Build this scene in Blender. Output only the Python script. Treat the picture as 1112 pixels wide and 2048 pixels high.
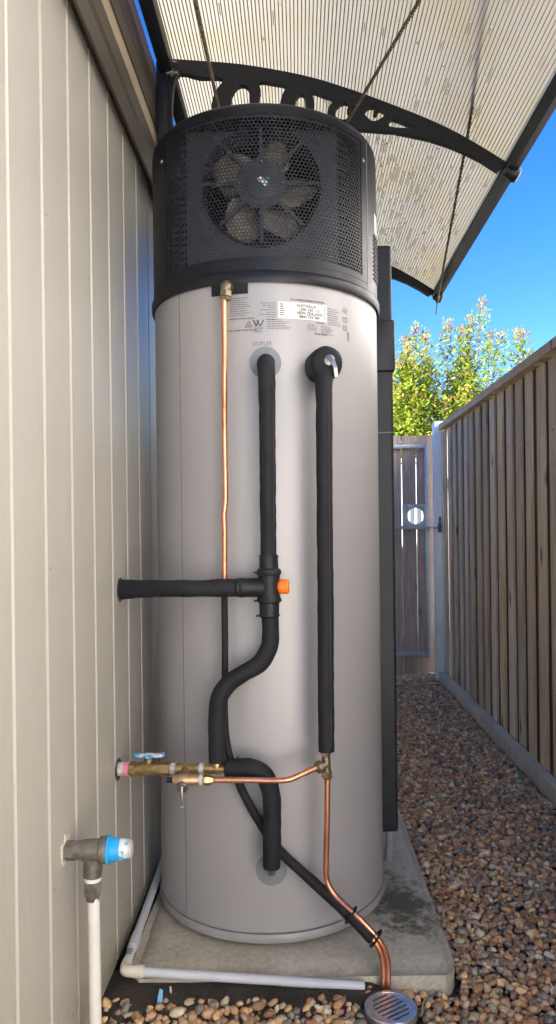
import bpy, bmesh, math, random
import numpy as np
from mathutils import Vector, Matrix, noise

R_ = math.radians
scene = bpy.context.scene
col = scene.collection
for o in list(bpy.data.objects):
    bpy.data.objects.remove(o)

# ------------------------------------------------------------------ camera
cd = bpy.data.cameras.new('camera')
cam = bpy.data.objects.new('camera', cd)
col.objects.link(cam)
cam.location = (0, 0, 1.07)
cam.rotation_euler = (Matrix.Rotation(R_(90), 3, 'X') @ Matrix.Rotation(-0.0121, 3, 'Z')).to_euler()
cd.sensor_fit = 'VERTICAL'
cd.sensor_height = 36
cd.sensor_width = 36 * 556 / 1024
cd.lens = 36 * 1460 / 2048
cd.shift_x = -42 / 2048
cd.shift_y = 36 / 2048
cd.clip_start = 0.05
cd.clip_end = 600
scene.camera = cam
scene.render.resolution_x = 556
scene.render.resolution_y = 1024

# ------------------------------------------------------------------ sky and sun
SUN = Vector((-0.80, -0.462, 0.383)).normalized()
elev = math.asin(SUN.z)
w = bpy.data.worlds.new('World')
scene.world = w
w.use_nodes = True
nt = w.node_tree
nt.nodes.clear()
sky = nt.nodes.new('ShaderNodeTexSky')
sky.sky_type = 'NISHITA'
sky.sun_disc = False
sky.sun_elevation = elev
sky.sun_rotation = math.atan2(SUN.x, SUN.y)
sky.air_density = 0.8
sky.dust_density = 0.0
sky.ozone_density = 2.0
hs = nt.nodes.new('ShaderNodeHueSaturation')
hs.inputs['Hue'].default_value = 0.515
hs.inputs['Saturation'].default_value = 1.36
bg = nt.nodes.new('ShaderNodeBackground')
bg.inputs[1].default_value = 0.056
wo = nt.nodes.new('ShaderNodeOutputWorld')
nt.links.new(sky.outputs[0], hs.inputs['Color'])
nt.links.new(hs.outputs[0], bg.inputs[0])
nt.links.new(bg.outputs[0], wo.inputs[0])
ld = bpy.data.lights.new('sun', 'SUN')
ld.energy = 5.0
ld.angle = R_(0.53)
ld.color = (1.0, 0.945, 0.86)
lo = bpy.data.objects.new('sun', ld)
col.objects.link(lo)
lo.rotation_euler = SUN.to_track_quat('Z', 'Y').to_euler()
lo.location = (-20, -12, 24)
scene.render.engine = 'CYCLES'
scene.cycles.max_bounces = 16
scene.cycles.diffuse_bounces = 10
vs = scene.view_settings
vs.view_transform = 'Standard'
vs.look = 'None'
vs.gamma = 1
vs.exposure = 2.8
vs.use_curve_mapping = False

# ------------------------------------------------------------------ helpers
def tag(o, label=None, cat=None, group=None, kind=None):
    if label: o['label'] = label
    if cat: o['category'] = cat
    if group: o['group'] = group
    if kind: o['kind'] = kind
    return o

def thing(name, loc, label, cat, group=None):
    o = bpy.data.objects.new(name, None)
    o.empty_display_size = 0.1
    o.location = loc
    col.objects.link(o)
    return tag(o, label, cat, group)

def root_of(p):
    while p.parent: p = p.parent
    return p

class MB:
    """collects verts and faces in world coordinates"""
    def __init__(s):
        s.v = []; s.f = []; s.m = []
        s.mi = 0
    def add(s, vs_, fs):
        b = len(s.v)
        s.v += [tuple(p) for p in vs_]
        s.f += [tuple(b + i for i in f) for f in fs]
        s.m += [s.mi] * len(fs)
    def box(s, x0, x1, y0, y1, z0, z1, c=0.0):
        if c <= 0:
            s.add([(x0,y0,z0),(x1,y0,z0),(x1,y1,z0),(x0,y1,z0),(x0,y0,z1),(x1,y0,z1),(x1,y1,z1),(x0,y1,z1)],
                  [(0,3,2,1),(4,5,6,7),(0,1,5,4),(1,2,6,5),(2,3,7,6),(3,0,4,7)])
            return s
        bm = bmesh.new()
        bmesh.ops.create_cube(bm, size=1)
        for v in bm.verts:
            v.co = Vector(((x0+x1)/2+v.co.x*(x1-x0), (y0+y1)/2+v.co.y*(y1-y0), (z0+z1)/2+v.co.z*(z1-z0)))
        bmesh.ops.bevel(bm, geom=bm.edges[:], offset=c, segments=2, affect='EDGES', profile=0.5)
        bm.verts.index_update()
        s.add([v.co[:] for v in bm.verts], [tuple(v.index for v in f.verts) for f in bm.faces])
        bm.free()
        return s
    def extrude(s, outline, axis, a, b):
        """outline: list of 2D points; axis: 'z' -> (x,y), 'y' -> (x,z), 'x' -> (y,z)"""
        n = len(outline)
        def P(p, t):
            if axis == 'z': return (p[0], p[1], t)
            if axis == 'y': return (p[0], t, p[1])
            return (t, p[0], p[1])
        vs_ = [P(p, a) for p in outline] + [P(p, b) for p in outline]
        fs = [(i, (i+1) % n, n+(i+1) % n, n+i) for i in range(n)]
        fs += [tuple(range(n-1, -1, -1)), tuple(range(n, 2*n))]
        s.add(vs_, fs)
        return s
    def tube(s, pts, rad, n=16, sub=6, cap=True, sx=1.0, lump=0.0):
        P = [Vector(p) for p in pts]
        rr = rad if isinstance(rad, (list, tuple)) else [rad]*len(P)
        path = []; rs = []
        if sub > 1 and len(P) > 2:
            for i in range(len(P)-1):
                p0 = P[i-1] if i else P[0]*2-P[1]
                p1, p2 = P[i], P[i+1]
                p3 = P[i+2] if i+2 < len(P) else P[-1]*2-P[-2]
                d1 = max((p1-p0).length, 1e-6)**.5; d2 = max((p2-p1).length, 1e-6)**.5; d3 = max((p3-p2).length, 1e-6)**.5
                m1 = (p2-p1) + d2*((p1-p0)/d1 - (p2-p0)/(d1+d2))
                m2 = (p2-p1) + d2*((p3-p2)/d3 - (p3-p1)/(d2+d3))
                for k in range(sub):
                    t = k/sub
                    h = 2*t**3-3*t*t+1, t**3-2*t*t+t, -2*t**3+3*t*t, t**3-t*t
                    path.append(p1*h[0]+m1*h[1]+p2*h[2]+m2*h[3])
                    rs.append(rr[i]*(1-t)+rr[i+1]*t)
            path.append(P[-1]); rs.append(rr[-1])
        else:
            path = P; rs = list(rr)
        t0 = (path[1]-path[0]).normalized()
        up = Vector((0,0,1)) if abs(t0.z) < .9 else Vector((0,1,0))
        u = t0.cross(up).normalized()
        vs_ = []
        for i, p in enumerate(path):
            t = (path[min(i+1, len(path)-1)]-path[max(i-1, 0)]).normalized()
            u = (u - t*u.dot(t)).normalized()
            v = t.cross(u)
            for k in range(n):
                a = 2*math.pi*k/n
                vs_.append(p + (u*math.cos(a)*sx + v*math.sin(a))*rs[i]*(1+lump*noise.noise(p*38+u*math.cos(a)+v*math.sin(a)) if lump else 1))
        fs = []
        for i in range(len(path)-1):
            for k in range(n):
                k2 = (k+1) % n
                fs.append((i*n+k, i*n+k2, (i+1)*n+k2, (i+1)*n+k))
        if cap:
            fs.append(tuple(range(n-1, -1, -1)))
            fs.append(tuple(range((len(path)-1)*n, len(path)*n)))
        s.add(vs_, fs)
        return s
    def lathe(s, p0, p1, prof, n=24, rot=0.0):
        """prof: (t along p0->p1 in metres, radius)"""
        p0 = Vector(p0); d = (Vector(p1)-p0).normalized()
        up = Vector((0,0,1)) if abs(d.z) < .9 else Vector((0,1,0))
        u = d.cross(up).normalized(); v = d.cross(u)
        vs_ = []
        for t, r in prof:
            for k in range(n):
                a = 2*math.pi*k/n+rot
                vs_.append(p0+d*t+(u*math.cos(a)+v*math.sin(a))*max(r, 1e-5))
        fs = []
        for i in range(len(prof)-1):
            for k in range(n):
                k2 = (k+1) % n
                fs.append((i*n+k, (i+1)*n+k, (i+1)*n+k2, i*n+k2))
        fs.append(tuple(range(n))); fs.append(tuple(range(len(prof)*n-1, (len(prof)-1)*n-1, -1)))
        s.add(vs_, fs)
        return s
    def build(s, name, mat, parent=None, smooth=True, angle=35, base=None):
        me = bpy.data.meshes.new(name)
        off = Vector((0,0,0))
        if parent is not None: off = root_of(parent).location
        if base is not None: off = Vector(base)
        me.from_pydata([(x-off[0], y-off[1], z-off[2]) for x, y, z in s.v], [], s.f)
        mats = mat if isinstance(mat, (list, tuple)) else [mat]
        for m in mats: me.materials.append(m)
        if len(mats) > 1: me.polygons.foreach_set('material_index', s.m)
        bm = bmesh.new(); bm.from_mesh(me)
        bmesh.ops.recalc_face_normals(bm, faces=bm.faces)
        bm.to_mesh(me); bm.free()
        if smooth:
            me.polygons.foreach_set('use_smooth', [True]*len(me.polygons))
            me.set_sharp_from_angle(angle=R_(angle))
        me.update()
        o = bpy.data.objects.new(name, me)
        col.objects.link(o)
        if parent is not None: o.parent = parent
        if base is not None: o.location = base
        return o

# ------------------------------------------------------------------ materials
def newmat(name):
    m = bpy.data.materials.new(name)
    m.use_nodes = True
    return m, m.node_tree, m.node_tree.nodes['Principled BSDF']

def N(nt, typ, **kw):
    n = nt.nodes.new(typ)
    for k, v in kw.items():
        setattr(n, k, v)
    return n

def coords(nt, scale=(1,1,1)):
    tc = N(nt, 'ShaderNodeNewGeometry')
    mp = N(nt, 'ShaderNodeMapping')
    mp.inputs['Scale'].default_value = scale
    nt.links.new(tc.outputs['Position'], mp.inputs['Vector'])
    return mp.outputs['Vector']

def noise_tex(nt, vec, scale, detail=4, rough=.55, dist=0):
    n = N(nt, 'ShaderNodeTexNoise')
    n.inputs['Scale'].default_value = scale
    n.inputs['Detail'].default_value = detail
    n.inputs['Roughness'].default_value = rough
    n.inputs['Distortion'].default_value = dist
    if vec is not None: nt.links.new(vec, n.inputs['Vector'])
    return n.outputs['Fac']

def ramp(nt, fac, stops, interp='LINEAR'):
    r = N(nt, 'ShaderNodeValToRGB')
    cr = r.color_ramp
    cr.interpolation = interp
    while len(cr.elements) < len(stops): cr.elements.new(1)
    for e, (p, c) in zip(cr.elements, stops):
        e.position = p
        e.color = (*c, 1) if len(c) == 3 else c
    nt.links.new(fac, r.inputs['Fac'])
    return r.outputs['Color']

def mixc(nt, fac, a, b, mode='MIX'):
    m = N(nt, 'ShaderNodeMix', data_type='RGBA', blend_type=mode)
    for sock, val in ((m.inputs['Factor'], fac), (m.inputs['A'], a), (m.inputs['B'], b)):
        if hasattr(val, 'links'): nt.links.new(val, sock)
        elif isinstance(val, (tuple, list)): sock.default_value = (*val, 1) if len(val) == 3 else val
        else: sock.default_value = val
    return m.outputs['Result']

def bump(nt, bsdf, h, strength=.3, dist=.002):
    b = N(nt, 'ShaderNodeBump')
    b.inputs['Strength'].default_value = strength
    b.inputs['Distance'].default_value = dist
    nt.links.new(h, b.inputs['Height'])
    nt.links.new(b.outputs['Normal'], bsdf.inputs['Normal'])

def simple(name, c, rough=.5, metal=0, var=.12, scale=(6,6,6), nscale=4, bstr=0, bscale=60, bdist=.001, spec=.5, rvar=.1):
    m, nt, b = newmat(name)
    v = coords(nt, scale)
    f = noise_tex(nt, v, nscale, 5)
    lo_ = tuple(x*(1-var) for x in c); hi = tuple(min(1, x*(1+var)) for x in c)
    nt.links.new(ramp(nt, f, [(.3, lo_), (.7, hi)]), b.inputs['Base Color'])
    rr = N(nt, 'ShaderNodeMapRange')
    rr.inputs['To Min'].default_value = max(.03, rough-rvar); rr.inputs['To Max'].default_value = min(1, rough+rvar)
    nt.links.new(f, rr.inputs['Value']); nt.links.new(rr.outputs[0], b.inputs['Roughness'])
    b.inputs['Metallic'].default_value = metal
    b.inputs['Specular IOR Level'].default_value = spec
    if bstr: bump(nt, b, noise_tex(nt, coords(nt), bscale, 3), bstr, bdist)
    return m

M = {}
def mk_wall():
    m, nt, b = newmat('painted_cladding')
    g = coords(nt, (1, 1, .045))
    f = noise_tex(nt, g, 170, 4, .6, .5)
    big = noise_tex(nt, coords(nt, (1, 1, .5)), 2.2, 4)
    c1 = ramp(nt, big, [(.3, (.402, .39, .358)), (.7, (.436, .422, .386))])
    spots = noise_tex(nt, coords(nt), 55, 2)
    sp = ramp(nt, spots, [(.73, (0,0,0)), (.79, (1,1,1))])
    c2 = mixc(nt, sp, c1, (.36, .31, .25))
    # splashed dirt on the lowest part
    sx = N(nt, 'ShaderNodeSeparateXYZ'); ge = N(nt, 'ShaderNodeNewGeometry'); nt.links.new(ge.outputs['Position'], sx.inputs[0])
    mr = N(nt, 'ShaderNodeMapRange'); mr.inputs['From Min'].default_value = .06; mr.inputs['From Max'].default_value = .34
    mr.inputs['To Min'].default_value = .22; mr.inputs['To Max'].default_value = -.25
    nt.links.new(sx.outputs['Z'], mr.inputs['Value'])
    ad = N(nt, 'ShaderNodeMath', operation='ADD'); nt.links.new(noise_tex(nt, coords(nt), 48, 5, .75), ad.inputs[0]); nt.links.new(mr.outputs[0], ad.inputs[1])
    c2 = mixc(nt, ramp(nt, ad.outputs[0], [(.55, (0,0,0)), (.78, (.6,.6,.6))]), c2, (.20, .165, .115))
    nt.links.new(c2, b.inputs['Base Color'])
    b.inputs['Roughness'].default_value = .36
    b.inputs['Specular IOR Level'].default_value = .5
    bump(nt, b, f, .5, .0020)
    return m
M['wall'] = mk_wall()
M['groove'] = simple('groove_highlight', (.52, .50, .455), .5, var=.06)  # lighter than the boards: light caught in the grooves is put in the colour
M['trim_dark'] = simple('brown_trim_paint', (.060, .047, .036), .5, var=.2, scale=(8, 1, 8))
M['trim_beige'] = simple('beige_trim_paint', (.42, .34, .24), .45, var=.1, scale=(8, 1, 8))
M['trim_tan'] = simple('tan_trim_paint', (.24, .165, .105), .5, var=.15, scale=(8, 1, 8))
M['footing'] = simple('damp_footing_hole_shade', (.05, .045, .037), .95, var=.5, nscale=12, bstr=.8, bscale=50, bdist=.01)  # footing colour, also used to paint shade in the wall holes
M['roof'] = simple('roof_sheet', (.2, .2, .2), .5)
def mk_tank():
    m, nt, b = newmat('satin_champagne_paint')
    f = noise_tex(nt, coords(nt, (1, 1, .02)), 250, 3)
    big = noise_tex(nt, coords(nt), 3, 3)
    c = ramp(nt, big, [(.3, (.362, .352, .366)), (.7, (.385, .373, .386))])
    dr = noise_tex(nt, coords(nt, (1, 1, .10)), 16, 4, .6)
    c = mixc(nt, ramp(nt, dr, [(.60, (0, 0, 0)), (.78, (.20, .20, .20))]), c, (.30, .285, .27))
    du = noise_tex(nt, coords(nt), 130, 2)
    c = mixc(nt, ramp(nt, du, [(.70, (0, 0, 0)), (.78, (.25, .25, .25))]), c, (.30, .27, .24))
    nt.links.new(c, b.inputs['Base Color'])
    b.inputs['Metallic'].default_value = .18
    rr = N(nt, 'ShaderNodeMapRange')
    rr.inputs['To Min'].default_value = .33; rr.inputs['To Max'].default_value = .46
    nt.links.new(mixc(nt, .5, f, dr), rr.inputs['Value']); nt.links.new(rr.outputs[0], b.inputs['Roughness'])
    bump(nt, b, noise_tex(nt, coords(nt, (1, 1, .6)), 7, 2), .10, .006)
    return m
M['tank'] = mk_tank()
M['rim'] = simple('painted_rim', (.33, .32, .325), .42, metal=.1, var=.1)
M['black'] = simple('black_moulded_plastic', (.008, .009, .0145), .42, var=.15, bstr=.15, bscale=500, bdist=.0004, spec=.35)
M['blackmetal'] = simple('black_powder_coat', (.010, .011, .017), .45, var=.15, spec=.35)
M['grille'] = simple('black_grille_paint', (.020, .021, .029), .42, var=.1, spec=.4)
M['inner'] = simple('grey_sheet_metal', (.055, .062, .080), .5, var=.15)
M['spoke'] = simple('spoke_paint', (.045, .05, .062), .45)
M['blade'] = simple('grey_fan_plastic', (.20, .18, .152), .5, var=.35, nscale=9)
M['foam'] = simple('black_foam_insulation', (.011, .012, .0165), .78, spec=.3, var=.25, nscale=8, bstr=.25, bscale=220, bdist=.0008)
def mk_foam():
    m, nt, b = newmat('black_foam_insulation')
    p = coords(nt)
    f = noise_tex(nt, p, 26, 5, .65)
    c = ramp(nt, f, [(.3, (.009, .010, .0145)), (.7, (.016, .0165, .021))])
    sc = noise_tex(nt, coords(nt, (1, 1, .25)), 70, 4, .7)
    c = mixc(nt, ramp(nt, sc, [(.66, (0,0,0)), (.78, (.5,.5,.5))]), c, (.065, .062, .058))
    nt.links.new(c, b.inputs['Base Color'])
    b.inputs['Roughness'].default_value = .72
    b.inputs['Specular IOR Level'].default_value = .32
    bump(nt, b, mixc(nt, .5, noise_tex(nt, p, 220, 3), noise_tex(nt, coords(nt, (1, 1, 2.2)), 45, 3)), .35, .002)
    return m
M['foam'] = mk_foam()
M['slit'] = simple('glued_slit', (.035, .034, .033), .6, var=.4, nscale=60)
M['valveplastic'] = simple('black_valve_shell', (.011, .012, .016), .5, var=.2, bstr=.1, bscale=200, spec=.35)
M['orange'] = simple('orange_cap_plastic', (.95, .20, .012), .4, var=.05)
def mk_copper():
    m, nt, b = newmat('copper_tube')
    f = noise_tex(nt, coords(nt, (1, 1, .35)), 38, 5, .65)
    nt.links.new(ramp(nt, f, [(.25, (.42, .16, .09)), (.5, (.72, .33, .20)), (.75, (.80, .43, .29))]), b.inputs['Base Color'])
    b.inputs['Metallic'].default_value = .9
    rr = N(nt, 'ShaderNodeMapRange')
    rr.inputs['To Min'].default_value = .42; rr.inputs['To Max'].default_value = .26
    nt.links.new(f, rr.inputs['Value']); nt.links.new(rr.outputs[0], b.inputs['Roughness'])
    bump(nt, b, noise_tex(nt, coords(nt), 90, 2), .1, .001)
    return m
M['copper'] = mk_copper()
M['brass'] = simple('dull_brass', (.36, .26, .125), .46, metal=.85, var=.35, nscale=14, bstr=.2, bscale=180)
M['brassclean'] = simple('machined_brass', (.48, .35, .17), .36, metal=.9, var=.2, nscale=12)
M['bronze'] = simple('bronze_casting', (.46, .30, .19), .46, metal=.75, var=.2, nscale=12, bstr=.15, bscale=220)
M['darkbrass'] = simple('tarnished_brass', (.24, .2, .13), .4, metal=.8, var=.4, nscale=16)
M['tape'] = simple('white_thread_tape', (.55, .55, .56), .5, var=.35, nscale=20, bstr=.5, bscale=160, bdist=.003)
M['steel'] = simple('stainless_steel', (.34, .335, .325), .42, metal=1, var=.15, nscale=12)
M['oldmetal'] = simple('aged_valve_metal', (.15, .135, .12), .55, metal=.4, var=.35, nscale=14, bstr=.3, bscale=90, bdist=.002)
M['greyplastic'] = simple('grey_escutcheon_plastic', (.20, .215, .235), .4, var=.08)
M['pink'] = simple('pink_collar', (.75, .25, .30), .5, var=.1)
def mk_patch(name, a, b_, t0, t1, sc):
    m, nt, b = newmat(name)
    f = noise_tex(nt, coords(nt), sc, 3)
    nt.links.new(ramp(nt, f, [(t0, a), (t1, b_)]), b.inputs['Base Color'])
    b.inputs['Roughness'].default_value = .5
    return m
M['bluehandle'] = mk_patch('worn_blue_handle', (.04, .22, .42), (.62, .66, .70), .42, .52, 45)
M['bluecap'] = simple('bright_blue_cap', (.015, .34, .72), .4, var=.08)
M['capend'] = mk_patch('peeling_cap_label', (.62, .63, .62), (.05, .35, .62), .46, .52, 40)
M['capgrey'] = simple('grey_cap_end', (.42, .43, .42), .5)
M['pvcwhite'] = simple('white_pipe_plastic', (.66, .655, .62), .35, var=.07, nscale=3)
M['pvcgrey'] = simple('pale_grey_pvc', (.56, .58, .62), .33, var=.06, nscale=3)
M['pvccream'] = simple('cream_pvc_fitting', (.68, .64, .53), .4, var=.05)
M['conduit'] = simple('grey_conduit', (.30, .33, .36), .5)
M['chrome'] = simple('chrome_grate', (.60, .61, .63), .33, metal=.85, var=.2, nscale=20)
M['print'] = simple('dark_print', (.06, .06, .065), .6, var=.1)
M['printfaint'] = simple('faint_print', (.20, .195, .20), .5, var=.05)
M['sticker'] = simple('white_sticker', (.80, .81, .80), .4, var=.03)
M['green'] = simple('green_print', (.02, .30, .13), .5)
M['greensc'] = simple('pale_green_plastic', (.15, .62, .45), .4)
M['blueplastic'] = simple('blue_plastic_scrap', (.05, .30, .60), .4)
M['seam'] = simple('seam_line', (.16, .155, .15), .5)  # dark grey tone for seam and joint strips
M['rope'] = simple('brown_braided_wire', (.12, .095, .07), .75, var=.5, scale=(1, 1, 1), nscale=120, bstr=.6, bscale=300, bdist=.003)
def mk_conc():
    m, nt, b = newmat('stained_concrete')
    p = coords(nt)
    f = noise_tex(nt, p, 7, 6, .6)
    fine = noise_tex(nt, p, 90, 3)
    c = ramp(nt, f, [(.28, (.37, .34, .26)), (.5, (.50, .465, .375)), (.75, (.62, .59, .50))])
    c = mixc(nt, .35, c, ramp(nt, fine, [(.35, (.30, .275, .20)), (.65, (.66, .61, .50))]))
    # algae patches
    al = noise_tex(nt, p, 24, 6, .72)
    vd = N(nt, 'ShaderNodeVectorMath', operation='DISTANCE')
    mp = N(nt, 'ShaderNodeMapping'); mp.inputs['Scale'].default_value = (1, .5, 1)
    nt.links.new(p, mp.inputs['Vector']); nt.links.new(mp.outputs[0], vd.inputs[0])
    vd.inputs[1].default_value = (.265, .985, .06)
    mr = N(nt, 'ShaderNodeMapRange')
    mr.inputs['From Min'].default_value = .02; mr.inputs['From Max'].default_value = .14
    mr.inputs['To Min'].default_value = .32; mr.inputs['To Max'].default_value = -.12
    nt.links.new(vd.outputs['Value'], mr.inputs['Value'])
    ad = N(nt, 'ShaderNodeMath', operation='ADD')
    nt.links.new(al, ad.inputs[0]); nt.links.new(mr.outputs[0], ad.inputs[1])
    c = mixc(nt, ramp(nt, ad.outputs[0], [(.55, (0,0,0)), (.76, (.88,.88,.88))]), c, (.055, .06, .035))
    nt.links.new(c, b.inputs['Base Color'])
    b.inputs['Roughness'].default_value = .85
    bump(nt, b, mixc(nt, .4, f, fine), .5, .004)
    return m
M['concrete'] = mk_conc()
def mk_soil():
    m, nt, b = newmat('damp_soil')
    p = coords(nt)
    f = noise_tex(nt, p, 30, 6, .7)
    nt.links.new(ramp(nt, f, [(.3, (.022, .018, .014)), (.7, (.075, .062, .05))]), b.inputs['Base Color'])
    b.inputs['Roughness'].default_value = .95
    bump(nt, b, f, .9, .02)
    return m
M['soil'] = mk_soil()
def mk_stone():
    m, nt, b = newmat('river_pebble')
    at = N(nt, 'ShaderNodeAttribute'); at.attribute_name = 'stone_tone'
    oi = N(nt, 'ShaderNodeObjectInfo')
    ad = N(nt, 'ShaderNodeMath', operation='ADD'); nt.links.new(at.outputs['Fac'], ad.inputs[0]); nt.links.new(oi.outputs['Random'], ad.inputs[1])
    fr = N(nt, 'ShaderNodeMath', operation='FRACT'); nt.links.new(ad.outputs[0], fr.inputs[0])
    pal = [(0.364,0.226,0.124),(0.585,0.358,0.18),(0.447,0.294,0.193),(0.28,0.244,0.199),(0.7,0.44,0.215),(0.421,0.266,0.169),(0.532,0.425,0.296),(0.391,0.199,0.114),(0.21,0.199,0.18),(0.615,0.4,0.227),(0.476,0.347,0.227),(0.809,0.557,0.296),(0.335,0.226,0.159),(0.67,0.599,0.441),(0.503,0.294,0.148),(0.433,0.372,0.272)]
    c = ramp(nt, fr.outputs[0], [(i/16, x) for i, x in enumerate(pal)], 'CONSTANT')
    f = noise_tex(nt, coords(nt), 75, 5, .65)
    c = mixc(nt, 1.0, c, ramp(nt, f, [(.3, (.70,.68,.66)), (.7, (1.25,1.22,1.18))]), 'MULTIPLY')
    nt.links.new(c, b.inputs['Base Color'])
    b.inputs['Roughness'].default_value = .75
    bump(nt, b, f, .35, .003)
    return m
M['stone'] = mk_stone()
def mk_wood(name, lo_, mid, hi, green=True):
    m, nt, b = newmat(name)
    oi = N(nt, 'ShaderNodeObjectInfo')
    tc = N(nt, 'ShaderNodeTexCoord')
    cmb = N(nt, 'ShaderNodeCombineXYZ')
    mu = N(nt, 'ShaderNodeMath', operation='MULTIPLY'); mu.inputs[1].default_value = 37
    nt.links.new(oi.outputs['Random'], mu.inputs[0])
    for i in range(3): nt.links.new(mu.outputs[0], cmb.inputs[i])
    va = N(nt, 'ShaderNodeVectorMath', operation='ADD')
    nt.links.new(tc.outputs['Object'], va.inputs[0]); nt.links.new(cmb.outputs[0], va.inputs[1])
    def mapped(sc):
        mp = N(nt, 'ShaderNodeMapping'); mp.inputs['Scale'].default_value = sc
        nt.links.new(va.outputs[0], mp.inputs['Vector']); return mp.outputs[0]
    g = noise_tex(nt, mapped((1, 1, .035)), 90, 5, .6, .6)
    big = noise_tex(nt, mapped((1, 1, .4)), 5, 4)
    c = ramp(nt, g, [(.25, lo_), (.5, mid), (.75, hi)])
    c = mixc(nt, ramp(nt, big, [(.35, (0,0,0)), (.7, (.6,.6,.6))]), c, lo_)
    # knots
    vo = N(nt, 'ShaderNodeTexVoronoi'); vo.inputs['Scale'].default_value = 5.5
    nt.links.new(mapped((1, 1.4, .45)), vo.inputs['Vector'])
    k = ramp(nt, vo.outputs['Distance'], [(.05, (1,1,1)), (.13, (0,0,0))])
    c = mixc(nt, k, c, tuple(x*.3 for x in lo_))
    br = N(nt, 'ShaderNodeMapRange'); br.inputs['To Min'].default_value = .85; br.inputs['To Max'].default_value = 1.3
    nt.links.new(oi.outputs['Random'], br.inputs['Value'])
    hv = N(nt, 'ShaderNodeHueSaturation'); nt.links.new(c, hv.inputs['Color']); nt.links.new(br.outputs[0], hv.inputs['Value'])
    rs = N(nt, 'ShaderNodeMath', operation='MULTIPLY'); rs.inputs[1].default_value = 7.13
    nt.links.new(oi.outputs['Random'], rs.inputs[0])
    fr = N(nt, 'ShaderNodeMath', operation='FRACT'); nt.links.new(rs.outputs[0], fr.inputs[0])
    sr = N(nt, 'ShaderNodeMapRange'); sr.inputs['To Min'].default_value = .70; sr.inputs['To Max'].default_value = 1.12
    nt.links.new(fr.outputs[0], sr.inputs['Value']); nt.links.new(sr.outputs[0], hv.inputs['Saturation'])
    nt.links.new(hv.outputs[0], b.inputs['Base Color'])
    b.inputs['Roughness'].default_value = .8
    bump(nt, b, g, .5, .002)
    return m
M['paling'] = mk_wood('weathered_pine', (0.297, 0.215, 0.138), (0.515, 0.39, 0.254), (0.6, 0.58, 0.395))
M['rearpaling'] = mk_wood('gap_shade_pine', (.055, .041, .030), (.085, .065, .049), (.12, .093, .07))  # darker than the front palings, paints shade into the fence gaps
M['plinth'] = mk_wood('grey_treated_pine', (0.31, 0.271, 0.202), (0.466, 0.412, 0.31), (0.6, 0.543, 0.435))
M['gatewood'] = mk_wood('grey_brown_hardwood', (0.241, 0.181, 0.15), (0.411, 0.327, 0.275), (0.58, 0.483, 0.424))
M['gatesteel'] = simple('galvanised_tube', (.40, .45, .50), .4, metal=.3, var=.15)
M['post'] = simple('pale_painted_post', (.82, .84, .86), .45, var=.08, scale=(20, 20, 2))
M['whitefence'] = simple('white_sheet_fence', (.34, .36, .37), .6, var=.05)
M['render'] = simple('bounce_render', (.75, .725, .68), .85, var=.04)  # pale finish of the added walls that bounce sunlight
M['bounce_drive'] = simple('bounce_concrete', (.62, .59, .53), .85, var=.08)  # pale so the added ground behind the camera bounces sunlight
M['nail'] = simple('painted_nail', (.27, .235, .19), .6, var=.3, nscale=40)
M['sealant'] = simple('crumbling_sealant', (.50, .46, .38), .8, var=.35, nscale=30, bstr=.6, bscale=120, bdist=.004)
M['rust'] = simple('rusty_nail', (.09, .055, .035), .8, var=.3)
M['bark'] = simple('shrub_bark', (.10, .07, .045), .85, var=.3, nscale=20)
def mk_leaf():
    m, nt, b = newmat('glossy_leaf')
    at = N(nt, 'ShaderNodeAttribute'); at.attribute_name = 'leaf_tone'
    c = ramp(nt, at.outputs['Fac'], [(0, (.06, .11, .025)), (.35, (.15, .23, .035)), (.62, (.29, .345, .05)), (.85, (.42, .43, .08)), (.93, (.34, .19, .08)), (1, (.36, .10, .07))])
    nt.links.new(c, b.inputs['Base Color'])
    b.inputs['Roughness'].default_value = .4
    tr = N(nt, 'ShaderNodeBsdfTranslucent')
    nt.links.new(mixc(nt, 1, c, (1.2, 1.3, .7), 'MULTIPLY'), tr.inputs['Color'])
    mx = N(nt, 'ShaderNodeMixShader'); mx.inputs[0].default_value = .42
    out = nt.nodes['Material Output']
    nt.links.new(b.outputs[0], mx.inputs[1]); nt.links.new(tr.outputs[0], mx.inputs[2]); nt.links.new(mx.outputs[0], out.inputs['Surface'])
    return m
M['leaf'] = mk_leaf()
def mk_sheet(name, tc_, dc, f_):
    m, nt, b = newmat(name)
    p = coords(nt, (1, .12, 1))
    f = noise_tex(nt, p, 34, 5, .7)
    p2 = coords(nt)
    blot = noise_tex(nt, p2, 4, 4)
    c = mixc(nt, ramp(nt, f, [(.62, (0,0,0)), (.78, (.75,.75,.75))]), tc_, (.22, .15, .08))
    c = mixc(nt, ramp(nt, blot, [(.46, (0,0,0)), (.70, (.6,.6,.6))]), c, tuple(x*y for x, y in zip(tc_, (.93,.85,.55))))
    tr = N(nt, 'ShaderNodeBsdfTranslucent'); nt.links.new(c, tr.inputs['Color'])
    b.inputs['Base Color'].default_value = (*dc, 1); b.inputs['Roughness'].default_value = .35
    mx = N(nt, 'ShaderNodeMixShader'); mx.inputs[0].default_value = f_
    out = nt.nodes['Material Output']
    nt.links.new(b.outputs[0], mx.inputs[1]); nt.links.new(tr.outputs[0], mx.inputs[2]); nt.links.new(mx.outputs[0], out.inputs['Surface'])
    return m
M['sheet'] = mk_sheet('bronze_tinted_polycarbonate', (.335, .312, .255), (.34, .315, .265), .75)
M['sheetrib'] = simple('polycarbonate_rib', (.13, .11, .08), .5, var=.3)
M['streak'] = simple('damp_streak', (.20, .175, .135), .4, var=.3)
M['drop'] = simple('water_bead', (.88, .88, .86), .12, var=.02)
M['dryleaf'] = simple('dry_leaf', (.30, .22, .12), .7, var=.3, nscale=20)

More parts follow.
